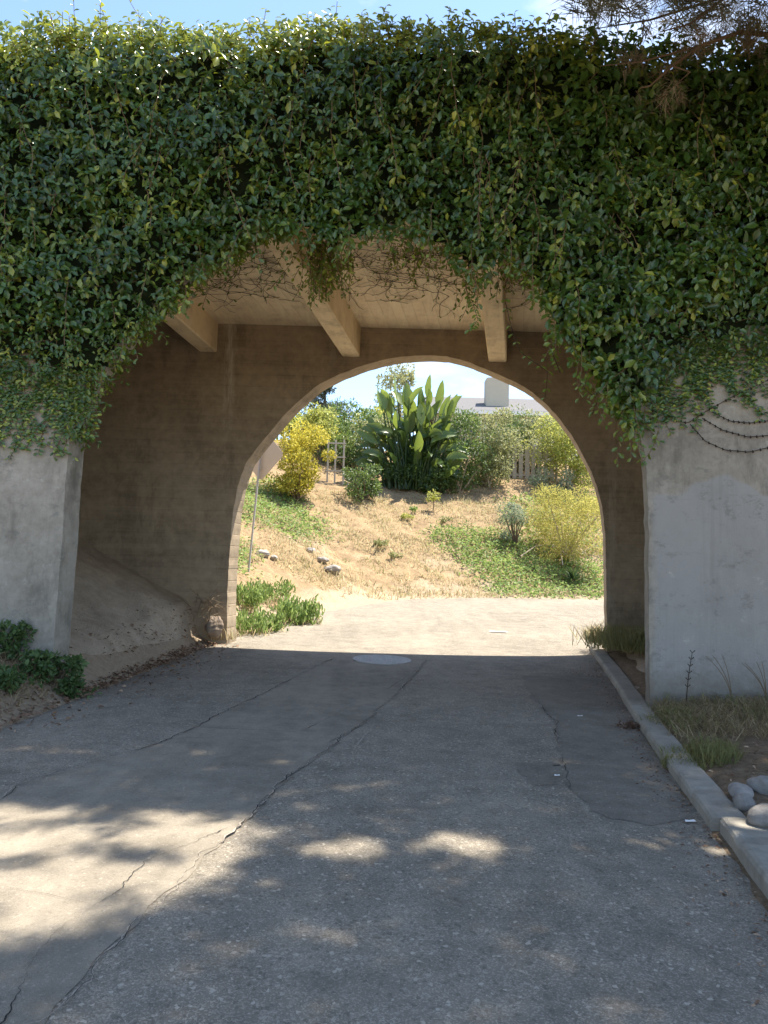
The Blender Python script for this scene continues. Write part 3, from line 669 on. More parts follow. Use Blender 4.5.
# ------------------------------------------------------------------ plants, sign, house beyond the arch
M['yellow'] = leaf_mat('yellow_leaf', (.10, .12, .02), (.46, .40, .05), (.70, .62, .11), .5, .3, .3, (.8, .7, .1))
M['green'] = leaf_mat('green_leaf', (.030, .060, .014), (.070, .125, .028), (.16, .22, .055), .45, .4, .25)
M['olive'] = leaf_mat('olive_leaf', (.055, .075, .025), (.16, .18, .07), (.33, .33, .15), .5, .35, .3)
M['lime'] = leaf_mat('lime_leaf', (.09, .12, .02), (.24, .27, .05), (.42, .42, .11), .5, .35, .3)
M['broom'] = leaf_mat('broom_leaf', (.12, .13, .03), (.30, .28, .065), (.48, .42, .12), .6, .2, .3)
M['silver'] = leaf_mat('silver_leaf', (.10, .14, .075), (.21, .26, .16), (.38, .42, .30), .6, .2, .2)
M['conifer'] = leaf_mat('conifer_leaf', (.035, .052, .030), (.075, .095, .06), (.14, .16, .11), .7, .2, .15)
M['paddle'] = leaf_mat('paddle_leaf', (.022, .048, .015), (.066, .118, .028), (.20, .26, .065), .38, .5, .33, (.4, .5, .08))
M['cover'] = leaf_mat('groundcover_leaf', (.05, .10, .02), (.12, .20, .045), (.26, .33, .10), .5, .3, .3)
M['weed'] = leaf_mat('weed_leaf', (.022, .048, .015), (.055, .10, .03), (.12, .18, .06), .5, .3, .2)
M['grass'] = leaf_mat('grass_blade', (.06, .075, .024), (.13, .15, .055), (.34, .30, .14), .6, .2, .3)
M['straw'] = leaf_mat('straw_blade', (.16, .11, .055), (.36, .265, .145), (.60, .48, .29), .8, .1, .25)
M['deadgrass'] = leaf_mat('dead_grass_blade', (.085, .055, .03), (.25, .185, .10), (.48, .38, .23), .8, .1, .15)
M['needle'] = leaf_mat('pine_needle', (.06, .06, .032), (.13, .12, .065), (.22, .19, .11), .6, .2, .2)
M['deadneedle'] = leaf_mat('dead_needle', (.10, .075, .048), (.19, .145, .095), (.32, .255, .175), .8, .1, .2)
M['bark'] = plain('bark', (.16, .115, .08), .95, .1, .4, 9)
M['palebark'] = plain('pale_bark', (.36, .30, .22), .9, .1, .3, 9)
M['stone'] = concrete('river_stone', (.15, .137, .122), (.33, .31, .28), dark=.8, bmp=.6)
M['palerock'] = concrete('pale_rock', (.24, .215, .185), (.46, .43, .39), dark=.4, bmp=.7)
M['rock'] = concrete('brown_rock', (.14, .105, .08), (.30, .24, .185), dark=.4, bmp=.7)

def unit(n):
    v = rng.normal(size=(n, 3)); return nrm(v)
def foliage(name, mat, C, rad, n, L, parent, up=.35, wr=.55, tint0=.5, squash=.8, shell=.55, kind=None):
    """n leaves spread over lumps with centres C and radii rad"""
    C = np.asarray(C); rad = np.broadcast_to(rad, (len(C),)); k = rng.integers(0, len(C), n)
    u = unit(n); r = rng.uniform(shell, 1.08, n)**.8
    Pn = C[k] + u*(r*rad[k])[:, None]*np.array([1, 1, squash])
    D = u*.8 + rng.normal(0, .6, (n, 3)) + np.array([0, 0, .1]); Nn = u*.5 + rng.normal(0, .5, (n, 3)) + np.array([0, -.1, up])
    ti = np.clip(tint0 + rng.normal(0, .16, n) + rng.normal(0, .10, len(C))[k], 0, 1)
    Ls = L*rng.uniform(.65, 1.3, n)
    return leaf_mesh(name, mat, Pn, D, Nn, Ls, Ls*wr, ti, parent, kind)
def shrub(name, label, cat, base, w, h, mat, n, L, lumps=22, wr=.5, stem=True, smat='bark', group=None, tint0=.5, low=.18, d=None, lr=.30):
    base = np.asarray(base, float); t = thing(name, label, cat, base, group); C = []; d = d or w
    for i in range(lumps):
        u = unit(1)[0]; u[2] = abs(u[2])*rng.choice([1, 1, -.5]); r = rng.uniform(.35, .86)
        tz = rng.uniform(.08, .92) if low < .15 else .42+.46*u[2]*r; wz = math.sqrt(max(.15, 1-(2*tz-1)**2*(.35 if tz < .5 else .9))); q = base + np.array([u[0]*w/2*r*wz*1.15, u[1]*d/2*r*wz*1.15, h*(low+(1-low)*tz)]); C.append(q)
    C = np.array(C); rad = rng.uniform(.6, 1.15, lumps)*lr*min(w, h*1.2)*.62
    if stem:
        b = MB()
        for q in C[:10]:
            md = base*.45+q*.55 + rng.normal(0, .05, 3); b.tube([base+rng.normal(0, .04, 3)*[1, 1, 0]-[0, 0, .1], md, q], [.035*w**.3, .02*w**.3, .008], 5)
        b.build('stem', M[smat], t)
    foliage('foliage', M[mat], C, rad, n, L, t, wr=wr, tint0=tint0)
    return t
def at(px, py, y):                       # ground position below a pixel column at distance y
    p = P(px, py, y); return np.array([p[0], y, Hs(p[0], y)])

# yellow shrub, low green shrub, hedge row by the fence
b0 = hit(298, 500); S = b0[1]/F
shrub('shrub', 'tall bright yellow leaved shrub on the slope behind the road sign', 'shrub', b0, 66*S, 86*S, 'yellow', 8500, .105, 42, low=.02, lr=.26, tint0=.42)
b1 = hit(262, 470)+np.array([-1.2, 2, 0]); b1[2] = Hs(b1[0], b1[1]); shrub('shrub', 'yellow green shrub half hidden by the left edge of the arch', 'shrub', b1, 3.4, 3.4, 'yellow', 3500, .11, 22, tint0=.35)
b2 = hit(364, 501); shrub('shrub', 'low rounded dark green shrub between the yellow shrub and the paddle leaved plant', 'shrub', b2, 50*b2[1]/F, 36*b2[1]/F, 'green', 2600, .11, 20, tint0=.45, low=.0)
b3 = hit(397, 497)
# giant paddle-leaved plant
bp = hit(414, 495); bp = bp + np.array([0, .6, 0]); bp[2] = Hs(bp[0], bp[1]); t = thing('bird_of_paradise', 'very tall clump of dark paddle leaves rising against the sky', 'plant', bp)
def paddle(base, tip_dir, ln, wd, droop, bm_, tint):
    d = np.asarray(tip_dir, float); d /= np.linalg.norm(d); nseg = 8; p = base.copy(); rows_ = []
    face = np.array([rng.normal(0, .6), -1+rng.normal(0, .4), .35]); 
    prof = [.12, .55, .85, 1.0, 1.0, .9, .72, .45, .04]
    for i in range(nseg+1):
        sd = np.cross(d, face); sd /= np.linalg.norm(sd)+1e-6; upv = np.cross(sd, d); ww = wd/2*prof[i]*(1+rng.normal(0, .05))
        rows_ += [p+sd*ww+upv*ww*.35*np.sign(.5), p.copy(), p-sd*ww+upv*ww*.35]
        d = d + np.array([0, 0, -droop/nseg]) + rng.normal(0, .02, 3); d /= np.linalg.norm(d); p = p + d*ln/nseg
    fs = []
    for i in range(nseg):
        for j in (0, 1):
            fs.append((i*3+j, i*3+j+1, (i+1)*3+j+1, (i+1)*3+j))
    bm_.add(rows_, fs, tint)
lv, st = MB(), MB(); s1 = bp[1]/F
for i in range(210):
    a_ = rng.uniform(0, 6.28); rr = rng.uniform(0, .9); o = bp + np.array([math.cos(a_)*rr*1.5, math.sin(a_)*rr*.6, -.05])
    big = i < 34; hgt = (rng.uniform(2.2, 3.9) if big else rng.uniform(.4, 2.6))
    q = o + np.array([rng.normal(0, .35) + math.cos(a_)*rr*.55, rng.normal(0, .25), hgt])
    q[0] = np.clip(q[0], bp[0]-1.75, bp[0]+1.35)
    md = o*.5+q*.5 + np.array([-(q[0]-o[0])*.15, 0, 0]); st.tube([o, md, q], [.05, .035, .022], 5, .12)
    dr = np.array([(q[0]-bp[0])*.35 + rng.normal(0, .25), rng.normal(0, .3), 1.0 if big else .45])
    paddle(q, dr, rng.uniform(.8, 1.25), rng.uniform(.28, .47), rng.uniform(.1, .8 if big else 1.6), lv, float(np.clip(.40+rng.normal(0, .16)+.18*(hgt > 3), 0, 1)))
for px, py, ln in [(398, 408, 1.3), (437, 416, 1.35), (420, 420, 1.2), (428, 405, 1.1), (390, 425, 1.2), (383, 418, 1.3), (447, 425, 1.2), (409, 415, 1.2)]:
    q = P(px, py-6, bp[1]-.2); o = bp + np.array([(q[0]-bp[0])*.4, 0, 0]); st.tube([o, (o+q)/2, q], [.06, .04, .025], 5, .2)
    paddle(q, [(q[0]-bp[0])*.15, -.1, 1], ln, rng.uniform(.3, .44), rng.uniform(.2, .9), lv, rng.uniform(.45, .8))
lv.build('foliage', M['paddle'], t, True); st.build('stem', M['paddle'], t)
foliage('undergrowth', M['green'], [bp+np.array([rng.uniform(-1.6, 1.7), rng.normal(0, .4), rng.uniform(.1, .9)]) for _ in range(26)], .42, 4200, .14, t, tint0=.22)
# shrubs to its right
for (px, py, w_, h_, mt, n_, L_, lab, tn) in [
    (458, 492, 60, 84, 'green', 5200, .13, 'dark green shrub leaning against the right side of the paddle leaved clump', .5),
    (488, 486, 72, 78, 'olive', 8500, .125, 'big pale olive shrub with loose twiggy crown left of the picket fence', .5),
    (536, 472, 70, 57, 'olive', 6000, .125, 'grey green shrub behind the picket fence below the house wall', .55),
    (510, 468, 64, 55, 'green', 5200, .125, 'light green shrub rising behind the left end of the picket fence', .4),
    (568, 490, 72, 76, 'lime', 8500, .125, 'yellow green rounded shrub right of the picket fence', .5),
    (600, 482, 54, 84, 'lime', 3000, .11, 'yellow green bush cut by the right edge of the arch', .4)]:
    bb = hit(px, py); s_ = bb[1]/F; shrub('shrub', lab, 'shrub', bb, w_*s_, h_*s_, mt, n_, L_, 34, tint0=tn, smat='palebark', low=.0, lr=.32)
bb = hit(515, 545); s_ = bb[1]/F; shrub('shrub', 'small grey green leaved bush left of the golden broom bush', 'shrub', bb, 34*s_, 46*s_, 'silver', 2000, .09, 22, wr=.4, low=.0)
bb = hit(566, 560); s_ = bb[1]/F
t = shrub('shrub', 'wide golden green wispy broom bush at the right of the slope', 'shrub', bb, 104*s_, 72*s_, 'broom', 11000, .10, 46, wr=.26, smat='palebark', low=.02)
bb = hit(552, 500); s_ = bb[1]/F; shrub('shrub', 'pale grey green shrub rising behind the golden broom bush', 'shrub', bb+np.array([0, 1.0, .3]), 64*s_, 30*s_, 'silver', 2200, .10, 18, wr=.4, low=0)
# spiky dark rosette
bb = hit(573, 585); t = thing('agave', 'small dark spiky rosette plant at the foot of the broom bush', 'plant', bb); b = MB()
for i in range(46):
    a_ = rng.uniform(0, 6.28); e_ = rng.uniform(.15, 1.3); d = np.array([math.cos(a_)*math.cos(e_), math.sin(a_)*math.cos(e_), math.sin(e_)]); s_ = np.cross(d, [0, 0, 1]); s_ /= np.linalg.norm(s_); ln = rng.uniform(.45, .8)
    o = bb+np.array([0, 0, .15]); b.add([o-s_*.03, o+s_*.03, o+d*ln*.5+s_*.035, o+d*ln*.5-s_*.035, o+d*ln+np.array([0, 0, -.1])], [(0, 1, 2, 3), (3, 2, 4)], rng.uniform(.05, .4))
b.build('leaf_rosette', M['weed'], t)
b = MB(); b.tube([bb-[0, 0, .1], bb+[0, 0, .2]], [.12, .07], 8); b.build('stem', M['bark'], t)
# bare arching branches beside it
t = thing('dead_branch', 'grey bare branches arching over the green slope below the broom bush', 'branch', hit(540, 570)); b = MB()
for pts_ in ([(520, 556), (535, 546), (552, 545), (566, 556)], [(566, 556), (580, 552), (598, 558)], [(552, 546), (560, 552), (562, 566)]):
    b.tube([hit(x_, y_+10)+np.array([0, -.1, .35+.02*i]) for i, (x_, y_) in enumerate(pts_)], .022, 5)
b.build('limb', M['palebark'], t)
# sapling
bb = hit(433, 512); t = thing('sapling', 'thin young sapling standing alone on the dry slope', 'sapling', bb); b = MB(); b.tube([bb-[0, 0, .05], bb+[.02, 0, .35], bb+[0, 0, .75]], [.022, .016, .01], 5); b.build('trunk', M['bark'], t)
foliage('crown', M['lime'], [bb+[0, 0, .72], bb+[.1, 0, .62], bb+[-.08, 0, .6]], .2, 120, .12, t)
# trees behind, left
def conifer(base, h, w, lab, n):
    t = thing('conifer_tree', lab, 'tree', base); b = MB(); b.tube([base-[0, 0, .2], base+[.1, 0, h*.5], base+[0, 0, h]], [.3, .18, .03], 7); b.build('trunk', M['bark'], t)
    C = []; R_ = []; lb = MB()
    for i in range(n):
        f_ = rng.uniform(.12, 1); a_ = rng.uniform(0, 6.28); L_ = w/2*(1.05-f_)**.7*rng.uniform(.6, 1.15); o = base+np.array([0, 0, h*f_])
        for g in np.linspace(.35, 1, 5): C.append(o+np.array([math.cos(a_)*L_*g, math.sin(a_)*L_*g, .28*L_*g*g-.05])); R_.append(.12*w*(1.15-f_)+.10)
        lb.tube([o, C[-1]], [.05, .01], 4)
    lb.build('limb', M['bark'], t); foliage('crown', M['conifer'], C, R_, 5200, .24, t, wr=.22, squash=.5, tint0=.45)
pc = P(322, 470, 47); pc[2] = Hs(pc[0], 47)-.2; top = P(322, 384, 47)[2]; conifer(pc, top-pc[2], 6.2, 'dark blue green conifer standing far behind the yellow shrub', 34)
def tree(base, ztop_, w, mat, lab, n, L, tn=.5):
    base = np.asarray(base, float); h = ztop_-base[2]; t = thing('tree', lab, 'tree', base); b = MB(); C = []
    for i in range(26):
        u = unit(1)[0]; q = base + np.array([u[0]*w*.36, u[1]*w*.36, h*(.62+.30*u[2])]); C.append(q)
    b.tube([base-[0, 0, .2], base+[.1, 0, h*.3], base+[0, 0, h*.6]], [.22, .16, .08], 7); b.build('trunk', M['bark'], t)
    for q in C[:8]:
        lb = MB(); lb.tube([base+[.08, 0, h*.32], base*.4+q*.6+[0, 0, h*.05], q], [.09, .05, .015], 5); lb.build('limb', M['bark'], t)
    foliage('crown', M[mat], C, w*.17*rng.uniform(.7, 1.2, len(C)), n, L, t, tint0=tn)
q = P(398, 470, 49); q[2] = Hs(q[0], 49); tree(q, P(400, 361, 49)[2], 3.6, 'olive', 'grey green tree rising behind the paddle leaved clump', 3000, .20, .35)
q = P(348, 470, 36); q[2] = Hs(q[0], 36); tree(q, P(348, 412, 36)[2], 4.0, 'green', 'small leafy green tree between the yellow shrub and the paddle leaved clump', 4200, .16, .6)
q = P(374, 470, 42); q[2] = Hs(q[0], 42); tree(q, P(374, 408, 42)[2], 2.4, 'lime', 'slim yellow green tree left of the paddle leaved clump', 1300, .2, .5)
q = P(300, 470, 34); q[2] = Hs(q[0], 34); tree(q, P(300, 412, 34)[2], 2.6, 'lime', 'yellow green tree peeping out above the yellow shrub', 1700, .2, .6)
q = P(250, 470, 40); q[2] = Hs(q[0], 40); tree(q, P(250, 400, 40)[2], 5, 'green', 'broad green tree hidden at the left behind the yellow shrub', 2000, .24, .5)
for px, py, w_, h_, mt, n_, lab in ((345, 476, 52, 46, 'green', 2600, 'dark bush behind the wooden trellis'), (372, 470, 50, 56, 'olive', 2600, 'olive bush between the trellis and the paddle leaved clump'), (320, 470, 46, 58, 'lime', 2600, 'yellow green bush right behind the bright yellow shrub')):
    bb = at(px, py, 33.5); s_ = bb[1]/F; shrub('shrub', lab, 'shrub', bb, w_*s_, h_*s_, mt, n_, .13, 24, low=0, lr=.34)
# wooden trellis between the shrubs
bb = hit(333, 490); bb = bb+np.array([0, .8, 0]); bb[2] = Hs(bb[0], bb[1]); t = thing('garden_trellis', 'small weathered wooden trellis standing between shrubs at the slope top', 'trellis', bb)
M['wood'] = plain('weathered_wood', (.42, .36, .29), .9, .1, .25, 12)
for dx in (-.32, 0, .36):
    b = MB(); b.box(bb+[dx-.035, -.035, -.1], bb+[dx+.035, .035, 1.9]); b.build('post', M['wood'], t)
for dz in (.55, 1.15, 1.75):
    b = MB(); b.box(bb+[-.4, -.065, dz-.03], bb+[.44, -.037, dz+.03]); b.build('rail', M['wood'], t)
# picket fence
fb = hit(500, 480); y_ = fb[1]+.7
t = thing('picket_fence', 'short run of weathered wooden picket fence between the hedge shrubs', 'fence', at(525, 470, y_)); x0, x1 = P(500, 470, y_)[0], P(556, 470, y_)[0]
b = MB(); x = x0; i = 0
zb = Hs((x0+x1)/2, y_)-.35
while x < x1: b.box((x, y_, zb+.1), (x+.20, y_+.025, zb+2.0+rng.normal(0, .03))); x += .31
b.build('pickets', M['wood'], t).name = 'picket_row'
for dz in (.5, 1.5):
    b = MB(); b.box((x0-.1, y_+.028, zb+dz), (x1+.1, y_+.07, zb+dz+.1)); b.build('rail', M['wood'], t)
for xx in (x0-.05, (x0+x1)/2, x1):
    b = MB(); b.box((xx, y_+.073, zb-.3), (xx+.1, y_+.17, zb+2.0)); b.build('post', M['wood'], t)
# house
yh = fb[1]+9.5; M['stucco'] = plain('cream_stucco', (.46, .42, .34), .9, .15, .06, 4); M['white'] = plain('white_trim', (.74, .74, .72), .7, .3, .05, 4)
M['shingle'] = plain('grey_shingle', (.15, .145, .145), .9, .1, .3, 9); M['glass'] = plain('dark_window_glass', (.03, .035, .045), .12, .6, .2, 3)
ez = P(505, 415, yh)[2]; gz0 = Hs(4, yh+2); xh0, xh1 = P(436, 415, yh)[0], P(436, 415, yh)[0]+15.5
t = thing('house', 'cream single storey house with low grey roof above the hedge', 'house', (xh0, yh, gz0))
b = MB(); b.box((xh0, yh, gz0-2), (xh1, yh+8, ez-.02)); b.build('wall', M['stucco'], t)
b = MB(); ov = .55; rp_ = .40; zr0 = ez+.16
b.add([(xh0-ov, yh-ov, zr0), (xh1+ov, yh-ov, zr0), (xh1+ov, yh+4, zr0+(4+ov)*rp_), (xh0-ov, yh+4, zr0+(4+ov)*rp_), (xh1+ov, yh+8+ov, zr0), (xh0-ov, yh+8+ov, zr0),
       (xh0-ov, yh-ov, zr0-.06), (xh1+ov, yh-ov, zr0-.06), (xh1+ov, yh+8+ov, zr0-.06), (xh0-ov, yh+8+ov, zr0-.06)],
      [(0, 1, 2, 3), (3, 2, 4, 5), (6, 9, 8, 7), (0, 6, 7, 1), (5, 4, 8, 9), (0, 3, 5, 9, 6), (1, 7, 8, 4, 2)]); rf = b.build('roof', M['shingle'], t)
b = MB(); b.box((xh0-ov+.01, yh-ov-.04, ez-.10), (xh1+ov-.01, yh-ov-.003, ez+.14)); b.build('fascia', M['white'], rf)
cx0, cx1 = P(486.5, 392, yh+.9)[0], P(509, 392, yh+.9)[0]; ct = P(498, 378, yh+.9)[2]
b = MB(); b.box((cx0, yh+.9, zr0-.1), (cx1, yh+2.0, ct)); b.box((cx0+.1, yh+1.0, ct+.001), (cx1-.1, yh+1.9, ct+.06)); ch = b.build('chimney', M['stucco'], rf)
b = MB(); b.box((cx0-.05, yh+.80, zr0+.20), (cx1+.05, yh+.897, zr0+.52)); b.build('flashing', M['white'], ch)
for px0, px1, py0, py1 in ((546, 561, 421, 437), (519, 533, 421, 434), (466, 480, 421, 436)):
    A_, B_ = P(px0, py0, yh), P(px1, py1, yh); wi = None
    b = MB(); b.box((A_[0]-.08, yh-.05, B_[2]-.08), (B_[0]+.08, yh-.003, A_[2]+.08)); wi = b.build('window', M['white'], t)
    b = MB(); b.box((A_[0], yh-.065, B_[2]), (B_[0], yh-.052, A_[2])); b.build('pane', M['glass'], wi)
# thin pergola frame in front of the house
pb = P(545, 440, yh-2); pz = Hs(pb[0], yh-2); t = thing('pergola_frame', 'thin dark metal pergola frame in front of the house wall', 'pergola', (pb[0], yh-2, pz)); M['darkmetal'] = plain('dark_metal', (.06, .06, .065), .5, .4, .2, 8, .5)
pa, pc_ = P(524, 426, yh-2), P(556, 418, yh-2)
for x_ in (P(543, 430, yh-2)[0], P(555, 430, yh-2)[0]):
    b = MB(); b.box((x_-.04, yh-2.04, pz), (x_+.04, yh-1.96, pc_[2])); b.build('post', M['darkmetal'], t)
b = MB(); b.tube([pa, P(543, 419, yh-2)], .035, 5); b.build('brace', M['darkmetal'], t)
b = MB(); b.tube([P(538, 419, yh-2), P(560, 419, yh-2)], .04, 5); b.build('beam', M['darkmetal'], t)

# ------------------------------------------------------------------ slope cover
def poly_sample(px, n, jit=0):
    Q = np.array([hit(*p)[:2] for p in px]); out = []
    lo, hi = Q.min(0), Q.max(0)
    while len(out) < n:
        q = rng.uniform(lo, hi, (4096, 2)); ins = np.zeros(len(q), bool)
        for (ax, ay), (bx, by) in zip(Q, np.roll(Q, -1, 0)):
            c = ((ay > q[:, 1]) != (by > q[:, 1])) & (q[:, 0] < (bx-ax)*(q[:, 1]-ay)/(by-ay+1e-12)+ax); ins ^= c
        out += list(q[ins])
    q = np.array(out[:n]) + rng.normal(0, jit, (n, 2)) if jit else np.array(out[:n])
    return np.stack([q[:, 0], q[:, 1], H(q[:, 0], q[:, 1])], 1)
def cover(name, label, px, n, L, mat, hgt, jit=.3, tn=.5):
    p = poly_sample(px, n, jit); p[:, 2] += rng.uniform(.0, 1, n)**1.2*hgt*(1+.6*wob(p[:, 0], p[:, 1], 2.3))
    D = rng.normal(0, 1, (n, 3)); D[:, 2] = np.abs(D[:, 2])*.7; Nn = rng.normal(0, .5, (n, 3)) + np.array([0, -.3, 1]); Ls = L*rng.uniform(.6, 1.3, n)
    o = leaf_mesh(name, M[mat], p, D, Nn, Ls, Ls*.45, np.clip(tn+.16*wob(p[:, 0], p[:, 1], 1.6)+rng.normal(0, .16, n), 0, 1), None, 'stuff'); return tag(o, label, 'ground cover')
cover('groundcover', 'low green creeping groundcover on the right of the dry slope', [(428, 534), (470, 531), (520, 541), (560, 556), (610, 570), (612, 598), (500, 597), (478, 578), (455, 558), (435, 545)], 7000, .13, 'cover', .22)
cover('groundcover', 'bright green grassy patch on the slope left behind the road sign', [(236, 490), (275, 480), (300, 500), (330, 530), (318, 541), (285, 536), (255, 520), (232, 525)], 3600, .13, 'cover', .16, tn=.6)
cover('groundcover', 'green weeds growing around the grey green bush on the right', [(500, 500), (560, 495), (606, 500), (608, 560), (560, 556), (510, 540)], 2600, .15, 'cover', .25, tn=.35)
cover('groundcover', 'small strip of green under the left shrubs at the arch edge', [(232, 540), (246, 542), (244, 572), (228, 572)], 500, .12, 'cover', .15, tn=.6)
n = 30000; p = poly_sample([(222, 560), (235, 480), (330, 492), (395, 490), (520, 490), (615, 520), (640, 594), (430, 598), (345, 600), (310, 585), (262, 562)], n)
keep = (wob(p[:, 0], p[:, 1], .9, 3) + .9*wob(p[:, 0], p[:, 1], 3.3, 1) + rng.normal(0, .25, n) > .05); p = p[keep]; n = len(p)
tag(blades('dry_grass', M['straw'], p, rng.uniform(.06, .26, n), rng.uniform(.012, .035, n), rng.uniform(.3, 1.8, n), np.clip(.52+.25*wob(p[:, 0], p[:, 1], 1.8)+rng.normal(0, .2, n), 0, 1), None, 'stuff'), 'dry straw coloured grass covering the sunlit slope', 'dry grass')
for lab, px, py, w_, h_, mt, n_ in (('small olive weed tuft in the middle of the dry slope', 381, 548, .9, .3, 'olive', 260), ('tiny green weed tuft below the paddle leaved clump', 408, 521, .7, .3, 'lime', 160), ('little dull green weed tuft at the right of the bare slope path', 396, 560, .6, .25, 'olive', 150), ('grey green weed mound below the sapling', 446, 524, .8, .35, 'olive', 180), ('round green weed tuft left of the sapling foot', 412, 514, .5, .3, 'cover', 120)):
    bb = hit(px, py); shrub('weed_tuft', lab, 'weed', bb, w_, h_, mt, n_, .09, 7, stem=False)
p = poly_sample([(232, 560), (240, 490), (330, 495), (395, 492), (515, 492), (560, 520), (480, 580), (345, 598), (300, 580), (262, 566)], 9000); p = p[wob(p[:, 0], p[:, 1], 1.7, 5)+.6*wob(p[:, 0], p[:, 1], 4.5, 2) > .42]; n = len(p)
tag(blades('weed_sprigs', M['grass'], p, rng.uniform(.05, .2, n), rng.uniform(.015, .035, n), rng.uniform(.3, 1.5, n), np.clip(rng.normal(.6, .2, n), 0, 1), None, 'stuff'), 'scattered green weed sprigs among the straw on the slope', 'weeds')
# leafy clumps at the left jamb
for lab, px, py, w_, h_, n_ in (('fleshy green plant clump at the roadside, farthest from the arch jamb', 292, 622, 1.15, .5, 1100), ('fleshy green plant clump touching the left jamb of the far arch', 248, 608, .7, .55, 700), ('low fleshy green plant clump at the shadow edge by the left jamb', 252, 633, .85, .35, 700), ('pale mixed green and dry clump uphill of the roadside plants', 268, 600, 1.0, .45, 600)):
    bb = hit(px, py, 13.7); t = thing('succulent_clump', lab, 'plant', bb); k = 14
    C = bb + np.stack([rng.uniform(-.5, .5, k)*w_, rng.uniform(-.45, .45, k)*w_, rng.uniform(.05, .6, k)*h_], 1)
    pn = rng.integers(0, k, n_); p = C[pn] + rng.normal(0, .10, (n_, 3)); D = rng.normal(0, .45, (n_, 3)) + np.array([0, 0, 1.0]); Ls = rng.uniform(.08, .18, n_)
    leaf_mesh('foliage', M['cover'], p, D, rng.normal(0, .6, (n_, 3))+np.array([0, -1, .2]), Ls, Ls*.30, np.clip(rng.normal(.55, .2, n_), 0, 1), t)
    q = C[rng.integers(0, k, 160)] + rng.normal(0, .12, (160, 3)); q[:, 2] = H(q[:, 0], q[:, 1]); blades('dry_foliage', M['straw'], q, rng.uniform(.1, .35, 160), np.full(160, .02), rng.uniform(.3, 1.2, 160), rng.uniform(.3, 1, 160), t)

# ------------------------------------------------------------------ road sign seen from behind
sb = hit(248, 572, 13.7); M['galv'] = plain('galvanised_post', (.40, .39, .37), .6, .4, .15, 20, .3); M['signback'] = plain('bare_aluminium_sign_back', (.52, .44, .33), .6, .4, .08, 6, 0); M['signface'] = plain('yellow_sign_face', (.75, .50, .03), .5, .4, .04, 6)
t = thing('road_sign', 'diamond road sign on a leaning thin post seen from behind', 'sign', sb)
tp = P(263, 430, sb[1]); b = MB(); b.tube([sb-[0, 0, .2], tp], .028, 6); b.build('post', M['galv'], t)
c = P(262.5, 456, sb[1]); hd = 25.5*sb[1]/F; yaw = math.radians(-28); ax = np.array([math.cos(yaw), math.sin(yaw), .03]); zx = nrm(tp-sb); ny_ = np.cross(ax, zx)
for nm, mat, o0, o1, sh_ in (('sign_plate', 'signback', .036, .040, 1.0), ('sign_face', 'signface', .0405, .0425, .985)):
    b = MB(); V = []
    for o_ in (o0, o1):
        for a_ in range(4):
            for e_ in (-.09, .09):
                q = math.pi/2*a_ + e_; r_ = hd*sh_*(.93 if 1 else 1); V.append(c + ny_*(-o_)*(-1 if ny_[1] > 0 else 1) + ax*math.cos(q)*r_ + zx*math.sin(q)*r_)
    b.add(V, [tuple(range(8)), tuple(range(8, 16))[::-1]] + [(i, 8+i, 8+(i+1) % 8, (i+1) % 8) for i in range(8)]); o = b.build(nm, M[mat], t)
    bm = bmesh.new(); bm.from_mesh(o.data); bmesh.ops.recalc_face_normals(bm, faces=bm.faces); bm.to_mesh(o.data); bm.free()

for dz in (-.5, .5):
    q = c + zx*hd*dz; b = MB(); b.tube([q+ny_*.0, q - np.array([0, .06, 0])], .018, 6); b.build('bolt', M['galv'], t)
# ------------------------------------------------------------------ stones
def stone(name, lab, c, r, mat, grp=None, sq=(1, .8, .7), sink=.48):
    bm = bmesh.new(); bmesh.ops.create_icosphere(bm, subdivisions=4, radius=1); a_ = rng.uniform(0, 6, 3)
    for v in bm.verts:
        p_ = np.array(v.co); k = 1+.10*math.sin(p_[0]*2.3+a_[0])+.08*math.sin(p_[1]*3.1+a_[1])+.06*math.sin(p_[2]*4+p_[0]*3+a_[2])
        if mat == 'stone': k += .025*math.sin(p_[0]*9+a_[2])*math.sin(p_[1]*8+a_[1])+.02*math.sin(p_[2]*11+p_[0]*7)
        if mat in ('rock', 'palerock'): k += .12*math.sin(p_[0]*6+a_[1])*math.sin(p_[1]*5+a_[0]) + .05*math.sin(p_[2]*13+p_[1]*9)
        v.co = Vector(p_*k*np.array(sq)*r)
    bm.transform(Matrix.Rotation(a_[0], 4, 'Z')); me = bpy.data.meshes.new(name); bm.to_mesh(me); bm.free()
    o = link(me, name, M[mat], None, True); o.location = Vector([float(c[0]), float(c[1]), float(c[2]+r*sq[2]*(1-sink))]); return tag(o, lab, 'rock', grp)
def verge(px, py): return hit(px, py, 2.5)
for lab, px, py, r_, sq in (('long pale grey river cobble nearest the kerb', 741, 798, .105, (1.25, .9, .62)), ('speckled rounded grey cobble leaning on the long pale one', 744, 812, .085, (1, .85, .85)), ('bluish grey cobble farthest from the kerb at the frame edge', 766, 794, .12, (1.2, .9, .8)), ('large smooth tan cobble nearest the camera at the frame edge', 765, 828, .125, (1.15, 1, .8))):
    stone('cobble', lab, verge(px, py), r_*.82, 'stone', 'cobbles beside the kerb', sq)
for lab, px, py, r_ in (('pale jagged stone left of the pair by the sign post foot', 262, 556, .30), ('pale flat stone right of the pair by the sign post foot', 274, 560, .22), ('lone pale stone on the slope above the sandy path', 311, 552, .22), ('dark slab of rock with a shadowed underside on the slope', 332, 572, .34), ('flat brown stone above the dark slab on the slope', 322, 562, .26)):
    stone('slope_stone', lab, hit(px, py, 13.7), r_*.62, 'palerock', 'stones on the dry slope', (1.2, .9, .6))
